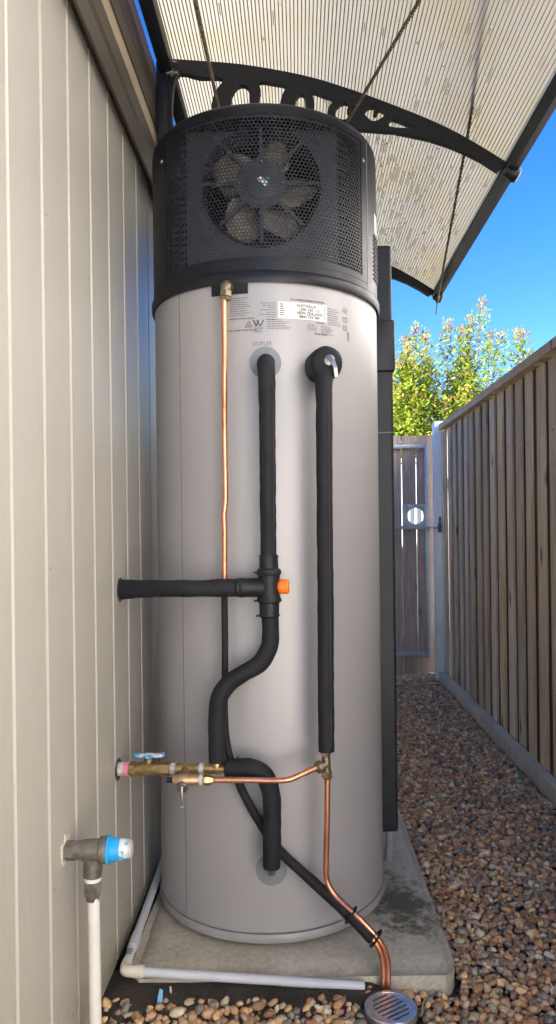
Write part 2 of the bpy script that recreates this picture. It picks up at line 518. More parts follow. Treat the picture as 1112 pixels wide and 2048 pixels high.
# ------------------------------------------------------------------ ground
SOILZ = .006
m = MB()
n = 80
xs = [-60, -25, -8, -3, -1.2]+[-.6+i*.05 for i in range(36)]+[1.5, 3, 8, 25, 60]
ys = [-60, -20, -6, -2, 0]+[.5+i*.05 for i in range(104)]+[6.5, 9, 15, 30, 60, 120]
rnd = random.Random(3)
vs_ = []
for y in ys:
    for x in xs:
        z = SOILZ+.010*noise.noise((x*9, y*9, 0))
        ram = max(0, min(1, (.24-x)/.10)) if x > -.46 else 0
        if 1.45 < y < 1.75: z += ram*(.040 if y > 1.58 else .026 if y > 1.53 else .010)
        vs_.append((x, y, z))
W_ = len(xs)
m.add(vs_, [(j*W_+i, j*W_+i+1, (j+1)*W_+i+1, (j+1)*W_+i) for j in range(len(ys)-1) for i in range(W_-1)])
ground = tag(m.build('ground', M['soil']), kind='structure')

bounce_drive = tag(MB().box(-12, 3.0, -14, -.42, -.06, .03).build('bounce_driveway', M['bounce_drive'], smooth=False), kind='structure')  # unseen pale ground added behind the camera as sunlight bounce
# concrete slab
bm = bmesh.new()
bmesh.ops.create_cube(bm, size=1)
for v in bm.verts:
    v.co = Vector((-.405 if v.co.x < 0 else .350, 1.655 if v.co.y < 0 else 2.85, -.04 if v.co.z < 0 else .06))
bmesh.ops.subdivide_edges(bm, edges=bm.edges[:], cuts=26, use_grid_fill=True)
bm.normal_update()
for v in bm.verts:
    p = v.co
    dx = min(p.x+.405, .350-p.x); dy = min(p.y-1.655, 2.85-p.y); dz = .06-p.z
    e = sorted((dx, dy, dz))
    if e[0] < .001 and e[1] < .001: # an edge: wear it off
        k = .012+.012*abs(noise.noise(p*14))
        if dz < .001: p.z -= k*.8
        if dx < .001: p.x += k*(1 if p.x < 0 else -1)
        if dy < .001: p.y += k*(1 if p.y < 2 else -1)
    p.x += .003*noise.noise(p*9); p.y += .004*noise.noise(p*8+Vector((3, 1, 0)))
    if dz < .001: p.z += .0012*noise.noise(p*16)
me = bpy.data.meshes.new('concrete_slab'); bm.to_mesh(me); bm.free()
me.materials.append(M['concrete'])
me.polygons.foreach_set('use_smooth', [True]*len(me.polygons)); me.set_sharp_from_angle(angle=R_(50))
slab = bpy.data.objects.new('concrete_slab', me); col.objects.link(slab)
tag(slab, 'stained grey concrete slab under the water heater', 'slab')

# ------------------------------------------------------------------ house
WX = -.44
house = thing('house', (WX-.1, 1.5, 0), 'house side wall clad in beige grooved boards beside the heater', 'house')
HY0, HY1 = -.09, 4.86
bw, gr = .1505, .007
def board_outline(w_):
    c = .0035
    return [(-.012, 0), (-c, 0), (0, c), (0, w_-c), (-c, w_), (-.012, w_)]
bmb = MB().extrude([(x, y) for x, y in board_outline(bw-gr)], 'z', .058, 2.14)
proto = bmb.build('cladding_board', M['wall'], house, smooth=False, base=(0, 0, 0))
base_off = house.location
k0 = -8
first = True
for k in range(k0, 25):
    y0 = 1.1185+bw*k+gr/2
    o = proto if first else proto.copy()
    if not first: col.objects.link(o)
    first = False
    o.parent = house
    o.location = Vector((WX, y0, 0))-base_off
MB().box(WX-.02, WX-.009, HY0-.03, HY1, .06, 2.14).build('backing_sheet', M['groove'], house, smooth=False)
MB().box(WX-.12, WX-.0205, -.4, HY1, .05, 2.46).build('wall_frame', M['wall'], house, smooth=False)
MB().box(WX-.0202, WX-.001, -.4, HY0-.04, .06, 2.14).build('rear_cladding', M['wall'], house, smooth=False)
MB().box(WX-.30, WX-.006, -.4, HY1-.01, -.03, .0555).build('footing', M['footing'], house, smooth=False)
rn_ = random.Random(17)
for k in range(1, 9):
    y0 = 1.1185+bw*k+(.022 if k % 2 else bw-.025)
    for z in (.42, 1.02, 1.62, 2.05):
        if rn_.random() < .45: continue
        z += rn_.uniform(-.03, .03)
        MB().lathe((WX-.0005, y0, z), (WX+1, y0, z), [(0, .0032), (.0008, .0030), (.0011, .0012)], 8).build('nail_head', M['nail'], house)
# ragged sealant, and dark patches that paint the shade of holes round the pipes
def wall_hole(y, z, r, mat, name, k=.25, seed=1):
    m = MB(); ns = 30
    vs_ = []
    for rr_, hh in ((r*.5, .0012), (r, .0030), (r*1.14, .0004)):
        for i in range(ns):
            a = 2*math.pi*i/ns
            q = rr_*(1+k*noise.noise((math.cos(a)*1.6+seed, math.sin(a)*1.6, seed*2.3)))
            vs_.append((WX+hh, y+q*math.cos(a), z+q*math.sin(a)))
    m.add(vs_, [(c*ns+i, c*ns+(i+1) % ns, (c+1)*ns+(i+1) % ns, (c+1)*ns+i) for c in range(2) for i in range(ns)]+[tuple(range(ns))])
    m.build(name, mat, house)
wall_hole((-0.44, 1.7872, 0.9296)[1], (-0.44, 1.7872, 0.9296)[2], .0262, M['footing'], 'hole_shade', .12, 1)
wall_hole((-0.44, 1.7467, 0.5034)[1], (-0.44, 1.7467, 0.5034)[2], .0235, M['footing'], 'hole_shade', .2, 2)
wall_hole(1.352, .483, .0250, M['sealant'], 'sealant', .45, 3)
# trims above the boards
MB().extrude([(WX-.02, 2.135), (-.425, 2.10), (-.418, 2.082), (-.412, 2.082), (-.411, 2.135), (-.416, 2.15), (-.412, 2.165), (-.412, 2.2166), (WX-.02, 2.2166)], 'y', -.42, HY1).build('moulding', M['trim_dark'], house, smooth=False)
MB().box(WX-.02, -.4165, -.42, HY1, 2.2169, 2.289).build('fascia_strip', M['trim_beige'], house, smooth=False)
MB().extrude([(WX-.02, 2.289), (-.4165, 2.289), (-.4165, 2.277), (-.412, 2.277), (-.412, 2.33), (-.415, 2.335), (-.412, 2.34), (-.412, 2.4016), (WX-.02, 2.4016)], 'y', -.42, HY1).build('fascia_board', M['trim_dark'], house, smooth=False)
MB().box(WX-.02, -.418, -.42, HY1, 2.402, 2.481, .003).build('cap_strip', M['trim_tan'], house, smooth=False)
# low roof
MB().extrude([(WX-.02, 2.44), (WX-.02, 2.478), (-2.0, 2.82), (-9.0, 2.86), (-9.0, 2.70), (-2.0, 2.70)], 'y', -.45, HY1).build('roof', M['roof'], house, smooth=False)
MB().box(-8, WX-.121, -.39, HY1-.06, .02, 2.38).build('core_wall', M['wall'], house, smooth=False)

# ------------------------------------------------------------------ canopy
CY = 2.2
CUR = [(-.379, 2.4895), (-.28, 2.482), (-.1458, 2.4686), (.030, 2.4347), (.171, 2.391), (.3197, 2.334), (.44, 2.282), (.5296, 2.234), (.6445, 2.162)]
def spline(P, sub=8):
    out = []
    for i in range(len(P)-1):
        p0 = P[i-1] if i else (2*P[0][0]-P[1][0], 2*P[0][1]-P[1][1]); p1, p2 = P[i], P[i+1]
        p3 = P[i+2] if i+2 < len(P) else (2*P[-1][0]-P[-2][0], 2*P[-1][1]-P[-2][1])
        for k in range(sub):
            t = k/sub
            out.append(tuple(.5*(2*p1[j]+(p2[j]-p0[j])*t+(2*p0[j]-5*p1[j]+4*p2[j]-p3[j])*t*t+(-p0[j]+3*p1[j]-3*p2[j]+p3[j])*t**3) for j in (0, 1)))
    out.append(P[-1])
    return out
SC = spline(CUR, 10)
def resample(P, step):
    out = [P[0]]; acc = 0
    for a, b in zip(P, P[1:]):
        L = math.dist(a, b); t = step-acc
        while t <= L:
            out.append((a[0]+(b[0]-a[0])*t/L, a[1]+(b[1]-a[1])*t/L)); t += step
        acc = (acc+L) % step
    return out
def normals(P):
    out = []
    for i in range(len(P)):
        a, b = P[max(i-1, 0)], P[min(i+1, len(P)-1)]
        dx, dz = b[0]-a[0], b[1]-a[1]; L = math.hypot(dx, dz)
        out.append((-dz/L, dx/L))
    return out
canopy = thing('awning', (-.41, CY, 2.13), 'curved translucent ribbed awning on black brackets over the water heater', 'awning')
Y0, Y1 = .93, 3.40
nn = normals(SC)
m = MB()
vs_ = []
for y in (Y0, Y1):
    for t in (.007, .009):
        vs_ += [(p[0]+q[0]*t, y, p[1]+q[1]*t) for p, q in zip(SC, nn)]
L = len(SC)
fs = []
for i in range(L-1):
    fs += [(i, i+1, 2*L+i+1, 2*L+i)]
m.add(vs_, fs)
sheet = m.build('roof_sheet', M['sheet'], canopy)
# the ribs of the twin-wall sheet
m = MB()
RS = resample(SC, .0104); rn = normals(RS)
for p, q in zip(RS[1:], rn[1:]):
    tx, tz = q[1]*.00075, -q[0]*.00075
    a = (p[0]+q[0]*.0066, p[1]+q[1]*.0066); b = (p[0], p[1])
    vs_ = []
    for y in (Y0, Y1-.002):
        vs_ += [(a[0]-tx, y, a[1]-tz), (a[0]+tx, y, a[1]+tz), (b[0]+tx, y, b[1]+tz), (b[0]-tx, y, b[1]-tz)]
    m.add(vs_, [(0,1,5,4),(1,2,6,5),(2,3,7,6),(3,0,4,7),(0,3,2,1),(4,5,6,7)])
ribs = m.build('sheet_rib', M['sheetrib'], sheet, smooth=False); ribs['kind'] = 'stuff'
# condensation beads
m = MB()
rnd = random.Random(11)
for i in range(420):
    k = int(len(RS)*min(.97, rnd.betavariate(3.2, 2.0)))
    p, q = RS[k], rn[k]
    y = 2.25+1.12*rnd.betavariate(1.6, 1.3) if rnd.random() < .86 else rnd.uniform(1.6, 2.3)
    c = Vector((p[0]+q[1]*.005+q[0]*.0045, y, p[1]-q[0]*.005+q[1]*.0045))
    r = rnd.uniform(.0018, .0034); ln = rnd.choice((1, 1.4, 1.8, 3))
    vs_ = [c+Vector((math.cos(a)*r, math.sin(a)*r*ln, 0)) for a in [j*math.pi/3 for j in range(6)]]+[c-Vector((q[0], 0, q[1]))*r*1.1, c+Vector((q[0], 0, q[1]))*r]
    m.add(vs_, [(j, (j+1) % 6, 6) for j in range(6)]+[((j+1) % 6, j, 7) for j in range(6)])
    m.mi = 0
    # the dark wet streak that trails behind the bead
    if rnd.random() < .75:
        s = rnd.uniform(.02, .075); d = 1 if rnd.random() < .8 else -1
        m.mi = 1
        x, z = c.x, c.z+.001
        m.add([(x-.0011, y, z), (x+.0011, y, z), (x+.0011, y+s*d, z), (x-.0011, y+s*d, z), (x, y+s*d*.5, z+.0015)], [(0,1,4),(1,2,4),(2,3,4),(3,0,4),(3,2,1,0)])
        m.mi = 0
beads = m.build('water_beads', [M['drop'], M['streak']], sheet); beads['kind'] = 'stuff'

def strip(P, w_, y0, y1, mb, widths=None):
    nn_ = normals(P)
    ws = widths or [w_]*len(P)
    out = [(p[0]+q[0]*ww/2, p[1]+q[1]*ww/2) for p, q, ww in zip(P, nn_, ws)]
    inn = [(p[0]-q[0]*ww/2, p[1]-q[1]*ww/2) for p, q, ww in zip(P, nn_, ws)]
    L = len(P)
    vs_ = [(x, y0, z) for x, z in out]+[(x, y0, z) for x, z in inn]+[(x, y1, z) for x, z in out]+[(x, y1, z) for x, z in inn]
    fs = []
    for i in range(L-1):
        fs += [(i, i+1, L+i+1, L+i), (2*L+i, 3*L+i, 3*L+i+1, 2*L+i+1), (i, 2*L+i, 2*L+i+1, i+1), (L+i, L+i+1, 3*L+i+1, 3*L+i)]
    fs += [(0, L, 3*L, 2*L), (L-1, 3*L-1, 4*L-1, 2*L-1)]
    mb.add(vs_, fs)
    return mb
def q2(px): return (px[0], px[2])
LOW = [(0.6113, 2.2, 2.1402), (0.5619, 2.2, 2.1724), (0.5125, 2.2, 2.1986), (0.4615, 2.2, 2.2203), (0.406, 2.2, 2.2391), (0.2978, 2.2, 2.263), (0.2029, 2.2, 2.2702), (0.0929, 2.2, 2.2715), (-0.0428, 2.2, 2.2641), (-0.2389, 2.2, 2.2484), (-0.4019, 2.2, 2.2323)]
HOLES = [[(-0.3542, 2.2, 2.4337), (-0.2819, 2.2, 2.4328), (-0.2126, 2.2, 2.4274), (-0.2342, 2.2, 2.39), (-0.2467, 2.2, 2.351), (-0.2567, 2.2, 2.2757), (-0.3564, 2.2, 2.2589)],
 [(-0.1903, 2.2, 2.281), (-0.1878, 2.2, 2.3608), (-0.18, 2.2, 2.3894), (-0.1647, 2.2, 2.4057), (-0.1466, 2.2, 2.407), (-0.1347, 2.2, 2.3933), (-0.1336, 2.2, 2.3602), (-0.133, 2.2, 2.2848)],
 [(-0.1028, 2.2, 2.4171), (-0.0636, 2.2, 2.4136), (-0.02, 2.2, 2.4025), (-0.0324, 2.2, 2.3815), (-0.0418, 2.2, 2.3485), (-0.0485, 2.2, 2.2913), (-0.1088, 2.2, 2.289), (-0.105, 2.2, 2.3598), (-0.0986, 2.2, 2.3899)],
 [(0.0012, 2.2, 2.2937), (0.0034, 2.2, 2.3449), (0.0097, 2.2, 2.369), (0.0219, 2.2, 2.3794), (0.0323, 2.2, 2.3717), (0.035, 2.2, 2.3431), (0.0344, 2.2, 2.2948)],
 [(0.0566, 2.2, 2.3835), (0.0881, 2.2, 2.3741), (0.1196, 2.2, 2.3601), (0.1027, 2.2, 2.3347), (0.0932, 2.2, 2.2956), (0.06, 2.2, 2.2945), (0.0622, 2.2, 2.3472)],
 [(0.1235, 2.2, 2.3103), (0.1268, 2.2, 2.3314), (0.1375, 2.2, 2.3463), (0.1542, 2.2, 2.3522), (0.1661, 2.2, 2.346), (0.1599, 2.2, 2.331), (0.1659, 2.2, 2.3219), (0.1781, 2.2, 2.3383), (0.1856, 2.2, 2.3307), (0.1717, 2.2, 2.3097), (0.1475, 2.2, 2.2995)],
 [(0.2125, 2.2, 2.3138), (0.2172, 2.2, 2.3303), (0.2309, 2.2, 2.3392), (0.2444, 2.2, 2.3345), (0.2382, 2.2, 2.321), (0.2472, 2.2, 2.3149), (0.2579, 2.2, 2.3298), (0.2758, 2.2, 2.316), (0.259, 2.2, 2.3012), (0.2363, 2.2, 2.2939)],
 [(0.2937, 2.2, 2.3007), (0.3282, 2.2, 2.2898), (0.3627, 2.2, 2.2728), (0.2874, 2.2, 2.2767)]]
def profile_mesh(outer, holes, half):
    cu = bpy.data.curves.new('p', 'CURVE'); cu.dimensions = '2D'; cu.fill_mode = 'BOTH'; cu.extrude = half
    for poly in [outer]+holes:
        sp_ = cu.splines.new('POLY'); sp_.points.add(len(poly)-1); sp_.use_cyclic_u = True
        for q, (x_, z_) in zip(sp_.points, poly): q.co = (x_, z_, 0, 1)
    to = bpy.data.objects.new('p', cu); col.objects.link(to)
    me = bpy.data.meshes.new_from_object(to.evaluated_get(bpy.context.evaluated_depsgraph_get()))
    out = [(v.co.x, v.co.y, v.co.z) for v in me.vertices], [tuple(p.vertices) for p in me.polygons]
    bpy.data.objects.remove(to); bpy.data.curves.remove(cu); bpy.data.meshes.remove(me)
    return out
def smooth_loop(P_, sub=4):
    n_ = len(P_); out = []
    for i in range(n_):
        p0, p1, p2, p3 = P_[i-1], P_[i], P_[(i+1) % n_], P_[(i+2) % n_]
        for k in range(sub):
            t = k/sub
            out.append(tuple(.5*(2*p1[j]+(p2[j]-p0[j])*t+(2*p0[j]-5*p1[j]+4*p2[j]-p3[j])*t*t+(-p0[j]+3*p1[j]-3*p2[j]+p3[j])*t**3) for j in (0, 1)))
    return out
def inset_top(p, q): return (p[0]-q[0]*.0012, p[1]-q[1]*.0012)
BV, BF = profile_mesh([inset_top(p, q) for p, q in zip(SC, nn)]+[q2(p) for p in LOW], [smooth_loop([q2(p) for p in h]) for h in HOLES], .011)
for by in (1.0, CY, 3.37):
    d = by-CY
    br = MB()
    br.add([(x_, by+h_, z_) for x_, z_, h_ in BV], BF)
    bro = br.build('bracket', M['blackmetal'], canopy, smooth=False)
    MB().box(-.4108, -.378, by-.019, by+.019, 2.215, 2.487, .003).build('wall_plate', M['blackmetal'], bro)
    b_ = MB(); b_.lathe((-.379, by-.02, 2.44), (-.30, by-.02, 2.44), [(0, .006), (.012, .006), (.012, .011), (.022, .011), (.022, .005), (.034, .005)], 8); b_.build('bolt', M['oldmetal'], bro)
    b_ = MB(); b_.lathe((.638, by, 2.148), (.69, by, 2.118), [(0, .020), (.02, .022), (.030, .024), (.040, .020), (.044, .008)], 16); b_.build('end_cap', M['blackmetal'], bro)
m = MB(); m.box(-.3985, -.3605, Y0, CY-.0195, 2.4395, 2.4850, .002); m.build('wall_rail', M['blackmetal'], canopy)
m = MB(); m.box(-.3985, -.3605, CY+.0195, 3.35, 2.4395, 2.4850, .002); m.build('wall_rail', M['blackmetal'], canopy)
m = MB(); m.extrude([(.640, 2.178), (.632, 2.155), (.648, 2.136), (.668, 2.138), (.672, 2.156), (.66, 2.180)], 'y', Y0, 1.0-.025); m.extrude([(.640, 2.178), (.632, 2.155), (.648, 2.136), (.668, 2.138), (.672, 2.156), (.66, 2.180)], 'y', 1.0-.0245, Y1+.01); m.build('front_gutter', M['blackmetal'], canopy)
for kind_, pts in (('brown braided wire stretched straight along the wall side of the awning', [(-0.2128, 1.6, 2.2344), (-0.2182, 2.1, 2.2954)]),
                   ('brown braided wire running diagonally across under the awning to the middle bracket', [(0.288, 1.65, 2.2646), (0.1649, 2.15, 2.2831)]),
                   ('brown braided wire tied to the outer far corner of the awning', [(0.4656, 1.7, 2.2988), (0.6536, 3.39, 2.1164)])):
    a, b = Vector(pts[0]), Vector(pts[1])
    d = (b-a)/(b.y-a.y)
    A = a+d*(1.0-a.y); B = a+d*((3.36 if 'outer' in kind_ else 2.175)-a.y)
    L = 60
    m = MB()
    for s in (0, 1):
        m.tube([A.lerp(B, i/400)+Vector((math.cos(i*.9+s*math.pi), 0, math.sin(i*.9+s*math.pi)))*.0025 for i in range(401)], .0030, 6, 1)
    if 'outer' in kind_:
        e = B+d*.03
        m.tube([B, B+Vector((.0, .012, -.02)), B+Vector((-.006, .015, -.06))], .003, 6, 3)
        m.lathe(B+Vector((0, -.03, .012)), B+Vector((0, .03, -.012)), [(0, .003), (.015, .009), (.035, .010), (.05, .004)], 8)
    o = m.build('tie_wire', M['rope'])
    tag(o, kind_, 'wire', 'wires under the awning')

# ------------------------------------------------------------------ water heater
TX, TY, TR = -.085, 2.068, .31
heater = thing('water_heater', (TX, TY, .06), 'tall silver heat pump water heater tank with black perforated fan top', 'water heater')
def cp(th, z, r=TR):
    a = R_(th)
    return Vector((TX+r*math.sin(a), TY-r*math.cos(a), z))
def patch(mb, th0, th1, z0, z1, r0, r1, n=None):
    n = n or max(2, int(abs(th1-th0)/3))
    vs_ = []
    for i in range(n+1):
        t = th0+(th1-th0)*i/n
        vs_ += [cp(t, z0, r0), cp(t, z0, r1), cp(t, z1, r1), cp(t, z1, r0)]
    fs = []
    for i in range(n):
        for k in range(4):
            k2 = (k+1) % 4
            fs.append((i*4+k, i*4+k2, i*4+4+k2, i*4+4+k))
    fs += [(3, 2, 1, 0), (n*4, n*4+1, n*4+2, n*4+3)]
    mb.add(vs_, fs)
    return mb
Cz = (TX, TY, 0); Cz1 = (TX, TY, 1)
barrel = MB().lathe(Cz, Cz1, [(.098, .290), (.0985, .308), (.101, TR), (.5, TR), (1.0, TR), (1.4, TR), (1.69, TR), (1.695, .29)], 128).build('tank', M['tank'], heater)
MB().lathe(Cz, Cz1, [(.0745, .30), (.076, .3125), (.080, .3145), (.090, .3145), (.094, .3125), (.0968, .3125), (.0974, .30)], 128).build('base_rim', M['rim'], heater)
MB().lathe(Cz, Cz1, [(.0618, .225), (.0740, .225)], 64).build('base_plate', M['black'], heater)
m = MB(); patch(m, -42.75, -42.45, .102, 1.668, TR-.0005, TR+.0006, 2); m.build('seam', M['seam'], barrel, smooth=False)

# fan housing
HR = .3125
Z0, ZW0, ZW1, Z1 = 1.668, 1.7285, 2.0745, 2.106
THL, THR = -52.0, 55.5
housing = MB()
housing.lathe(Cz, Cz1, [(Z0, .309), (Z0-.002, .3165), (Z0+.004, .3185), (Z0+.022, .3185), (Z0+.026, .3165), (Z0+.029, HR+.0005), (ZW0, HR), (ZW0, HR-.004), (Z0+.03, HR-.006)], 128)
housing.lathe(Cz, Cz1, [(ZW1, HR-.004), (ZW1, HR), (2.083, HR), (2.093, HR-.0015), (2.100, HR-.005), (2.105, HR-.012), (2.109, HR-.05), (2.112, .0)], 128)
for a, b in ((THR, 360+THL),):
    patch(housing, a, b, ZW0, ZW1, HR-.004, HR, 90)
hs_o = housing.build('fan_housing', M['black'], heater)
m = MB()
m.add([(TX+.3*math.cos(i/40*2*math.pi), TY+.3*math.sin(i/40*2*math.pi), Z0+.031) for i in range(40)], [tuple(range(40))])
m.build('drip_tray', M['black'], hs_o, smooth=False)
m = MB(); patch(m, 60.8, 61.4, 1.70, 2.085, HR, HR+.0007, 2); m.build('panel_seam', M['seam'], hs_o, smooth=False)
m = MB(); patch(m, -58, 61, 1.7135, 1.7150, HR, HR+.0009, 60); m.build('panel_lip', M['grille'], hs_o, smooth=False)
for th in (-56.3, 57.3):
    c = cp(th, 2.03, HR); d = cp(th, 2.03, HR+.02)
    MB().lathe(c, d, [(-.001, .0058), (.0022, .0052), (.0034, .0030)], 12).build('screw', M['steel'], hs_o)
for i in range(11):
    m = MB(); z = 1.742+i*.0115
    patch(m, 70.0, 80.5, z, z+.0035, HR, HR+.0032, 4)
    m.build('louvre', M['inner'], hs_o, smooth=False)
m = MB(); patch(m, 73.0, 79.5, 1.873, 1.925, HR, HR+.0008, 3); m.build('rating_sticker', M['sticker'], hs_o, smooth=False)
# perforated grille
m = MB()
pitch = .0097
rowh = pitch*math.sqrt(3)/2
hr = .0044
rows = int((ZW1-ZW0)/rowh)
arc = R_(THR-THL)*HR
cols = int(arc/pitch)
HO, HI = HR-.0005, HR-.0020
def hexpt(cx, cz, r, k):
    a = math.pi/6+k*math.pi/3
    s_ = cx+r*math.cos(a); z = cz+r*math.sin(a)
    return s_, z
Rt = pitch/math.sqrt(3)
for j in range(rows):
    for i in range(cols):
        cx = (i+.5+(.5 if j % 2 else 0))*pitch; cz = ZW0+(j+.62)*rowh
        if cx > arc-pitch*.4: continue
        vs_ = []
        for (r, rad) in ((Rt, HO), (hr, HO), (hr, HI)):
            for k in range(6):
                s_, z = hexpt(cx, cz, r, k)
                vs_.append(cp(THL+math.degrees(s_/HR), z, rad))
        fs = []
        for k in range(6):
            k2 = (k+1) % 6
            fs += [(k, k2, 6+k2, 6+k), (6+k, 6+k2, 12+k2, 12+k)]
        m.add(vs_, fs)
gr_o = m.build('grille', M['grille'], hs_o, smooth=False)
m = MB()   # plain margin that closes the honeycomb's saw-tooth edge
patch(m, THL-.3, THR+.3, ZW0-.003, ZW0+.0030, HR-.0052, HR-.0042, 50)
patch(m, THL-.3, THR+.3, ZW1-.0090, ZW1+.003, HR-.0052, HR-.0042, 50)
patch(m, THL-.3, THL+.75, ZW0, ZW1, HR-.0051, HR-.0042, 2)
patch(m, THR-1.4, THR+.3, ZW0, ZW1, HR-.0051, HR-.0042, 2)
m.build('grille_margin', M['grille'], gr_o, smooth=False)
# fan, shroud and motor bracket
FX, FY, FZ = (-0.0833, 1.825, 1.9311)
FR = .150
m = MB()
nseg = 64; hw = .190
vs_ = []; fs = []
for i in range(nseg):
    a = 2*math.pi*i/nseg
    ca, sa = math.cos(a), math.sin(a)
    k = min(hw/abs(ca) if abs(ca) > 1e-6 else 9, ((2.098-FZ) if sa > 0 else (FZ-1.705))/abs(sa) if abs(sa) > 1e-6 else 9)
    k = max(k, FR+.002)
    vs_ += [(FX+k*ca, FY+.012, FZ+k*sa), (FX+FR*ca, FY+.012, FZ+FR*sa), (FX+FR*.985*ca, FY-.006, FZ+FR*.985*sa), (FX+FR*.96*ca, FY+.07, FZ+FR*.96*sa)]
for i in range(nseg):
    j = (i+1) % nseg
    fs += [(i*4, j*4, j*4+1, i*4+1), (i*4+1, j*4+1, j*4+2, i*4+2), (i*4+2, j*4+2, j*4+3, i*4+3)]
m.add(vs_, fs)
m.build('fan_shroud', M['inner'], heater)
for sx in (-1, 1):
    m = MB()
    for i in range(7):
        x = TX+sx*(.196+.009*i)
        m.box(x-.0015, x+.0015, 1.852+.022*i, 1.872+.022*i, 1.71, 2.09)
    m.build('fin_pack', M['inner'], heater, smooth=False)
guard = MB()
for k in range(8):
    a = k*math.pi/4
    ca, sa = math.cos(a), math.sin(a)
    px_, pz_ = -sa*.0042, ca*.0042
    vs_ = []
    for t, kk in ((.046, 1.3), (.146, .9)):
        for s in (-1, 1):
            for yy in (-.012, -.004):
                vs_.append((FX+ca*t+s*px_*kk, FY+yy, FZ+sa*t+s*pz_*kk))
    guard.add(vs_, [(0,1,3,2),(4,6,7,5),(0,2,6,4),(1,5,7,3),(0,4,5,1),(2,3,7,6)])
guard.lathe((FX, FY-.013, FZ), (FX, FY+1, FZ), [(0, .046), (0, .062), (.003, .062), (.003, .046)], 40)
fg = guard.build('motor_bracket', M['spoke'], heater)
for k in range(4):
    a = k*math.pi/2
    c = (FX+math.cos(a)*.054, FY-.0135, FZ+math.sin(a)*.054)
    MB().lathe(c, (c[0], c[1]-1, c[2]), [(0, .0045), (.003, .004), (.005, .002)], 8).build('bolt', M['steel'], fg)
fan = MB().lathe((FX, FY-.018, FZ), (FX, FY+1, FZ), [(0, .030), (.003, .040), (.01, .043), (.05, .043), (.052, .03)], 40).build('fan', M['spoke'], heater)
m = MB()
a = R_(-42); u = Vector((math.cos(a), 0, math.sin(a))); v = Vector((-math.sin(a), 0, math.cos(a))); c = Vector((FX+.004, FY-.0190, FZ+.004))
m.add([c-u*.014-v*.006, c+u*.014-v*.006, c+u*.014+v*.006, c-u*.014+v*.006, c-u*.014-v*.006+Vector((0, .0008, 0)), c+u*.014-v*.006+Vector((0, .0008, 0)), c+u*.014+v*.006+Vector((0, .0008, 0)), c-u*.014+v*.006+Vector((0, .0008, 0))], [(0,1,2,3),(4,7,6,5),(0,4,5,1),(1,5,6,2),(2,6,7,3),(3,7,4,0)])
m.build('hub_label', M['sticker'], fan, smooth=False)
MB().lathe((FX+.016, FY-.0180, FZ+.010), (FX+.016, FY-1, FZ+.010), [(0, .0055), (.0012, .0050)], 14).build('hub_mark', M['green'], fan)
for ang in (-63, -3, 69, 141, 229):
    a0 = R_(ang)
    m = MB()
    nu, nv = 9, 9
    vs_ = []
    for i in range(nu):
        t = i/(nu-1)
        r = .040+(.141-.040)*t
        half = R_(15+20*math.sin(math.pi*min(1, t*.92+.10))*(1 if t < .9 else .82))
        for j in range(nv):
            s_ = j/(nv-1)*2-1
            aa = a0+s_*half+R_(8)*t
            rr = r-.018*s_*s_*t
            vs_.append((FX+rr*math.cos(aa), FY+.040+s_*.026+.004*t, FZ+rr*math.sin(aa)))
    m.add(vs_, [(i*nv+j, i*nv+j+1, (i+1)*nv+j+1, (i+1)*nv+j) for i in range(nu-1) for j in range(nv-1)])
    o = m.build('blade', M['blade'], fan, angle=80)
    sol = o.modifiers.new('thick', 'SOLIDIFY'); sol.thickness = .002
# black flange behind the upper elbow, grey escutcheons
m = MB(); patch(m, -22.5, -5.7, 1.6415, Z0+.002, TR-.001, TR+.0065, 8); m.build('elbow_flange', M['black'], heater, smooth=False)
for th, z, r in ((1.7, 1.474, .0385), (29.2, 1.476, .041), (1.7, .253, .0385)):
    m = MB()
    ns = 40
    vs_ = []
    for rr, hh in ((r, .0002), (r-.001, .0028), (.0, .0032)):
        for i in range(ns):
            a = 2*math.pi*i/ns
            vs_.append(cp(th+math.degrees(rr*math.cos(a)/TR), z+rr*math.sin(a), TR+hh))
    m.add(vs_, [(k*ns+i, k*ns+(i+1) % ns, (k+1)*ns+(i+1) % ns, (k+1)*ns+i) for k in range(2) for i in range(ns)])
    m.build('escutcheon', M['greyplastic'], heater)
# rear cover column
cov = MB().extrude([(2.145, .178), (2.36, .178), (2.36, 1.885), (2.145, 1.905)], 'x', .13, .2815).build('rear_cover', M['blackmetal'], heater, smooth=False)
bv = cov.modifiers.new('round', 'BEVEL'); bv.width = .008; bv.segments = 3
MB().box(.20, .2875, 2.132, 2.35, 1.532, 1.682, .006).build('junction_cover', M['blackmetal'], cov)
MB().box(.205, .226, 2.128, 2.1448, .182, 1.66, .003).build('cover_edge', M['black'], cov)
MB().box(.226, .2835, 2.1432, 2.1448, 1.352, 1.3545).build('cover_joint', M['seam'], cov, smooth=False)
for z in (1.645, 1.60, 1.42, 1.10, .80, .52, .3):
    MB().lathe((.219, 2.1278, z), (.219, 1, z), [(0, .004), (.002, .0035), (.003, .0015)], 8).build('cover_screw', M['blackmetal'], cov)
def conduit(pts, r, name, label, parent=None):
    P_ = [Vector(p) for p in pts]
    path = []
    mb = MB()
    segs = []
    for a, b in zip(P_, P_[1:]):
        n_ = max(2, int((b-a).length/.003))
        segs += [a.lerp(b, i/n_) for i in range(n_)]
    segs.append(P_[-1])
    mb.tube(segs, [r if i % 2 else r*.84 for i in range(len(segs))], 12, 1)
    o = mb.build(name, M['conduit'], angle=80)
    tag(o, label, 'conduit')
    return o
conduit([(.262, 2.20, .20), (.262, 2.20, .15), (.262, 2.21, .10), (.262, 2.23, .0595)], .0125, 'flexible_conduit', 'grey corrugated conduit dropping from the black rear cover to the slab')
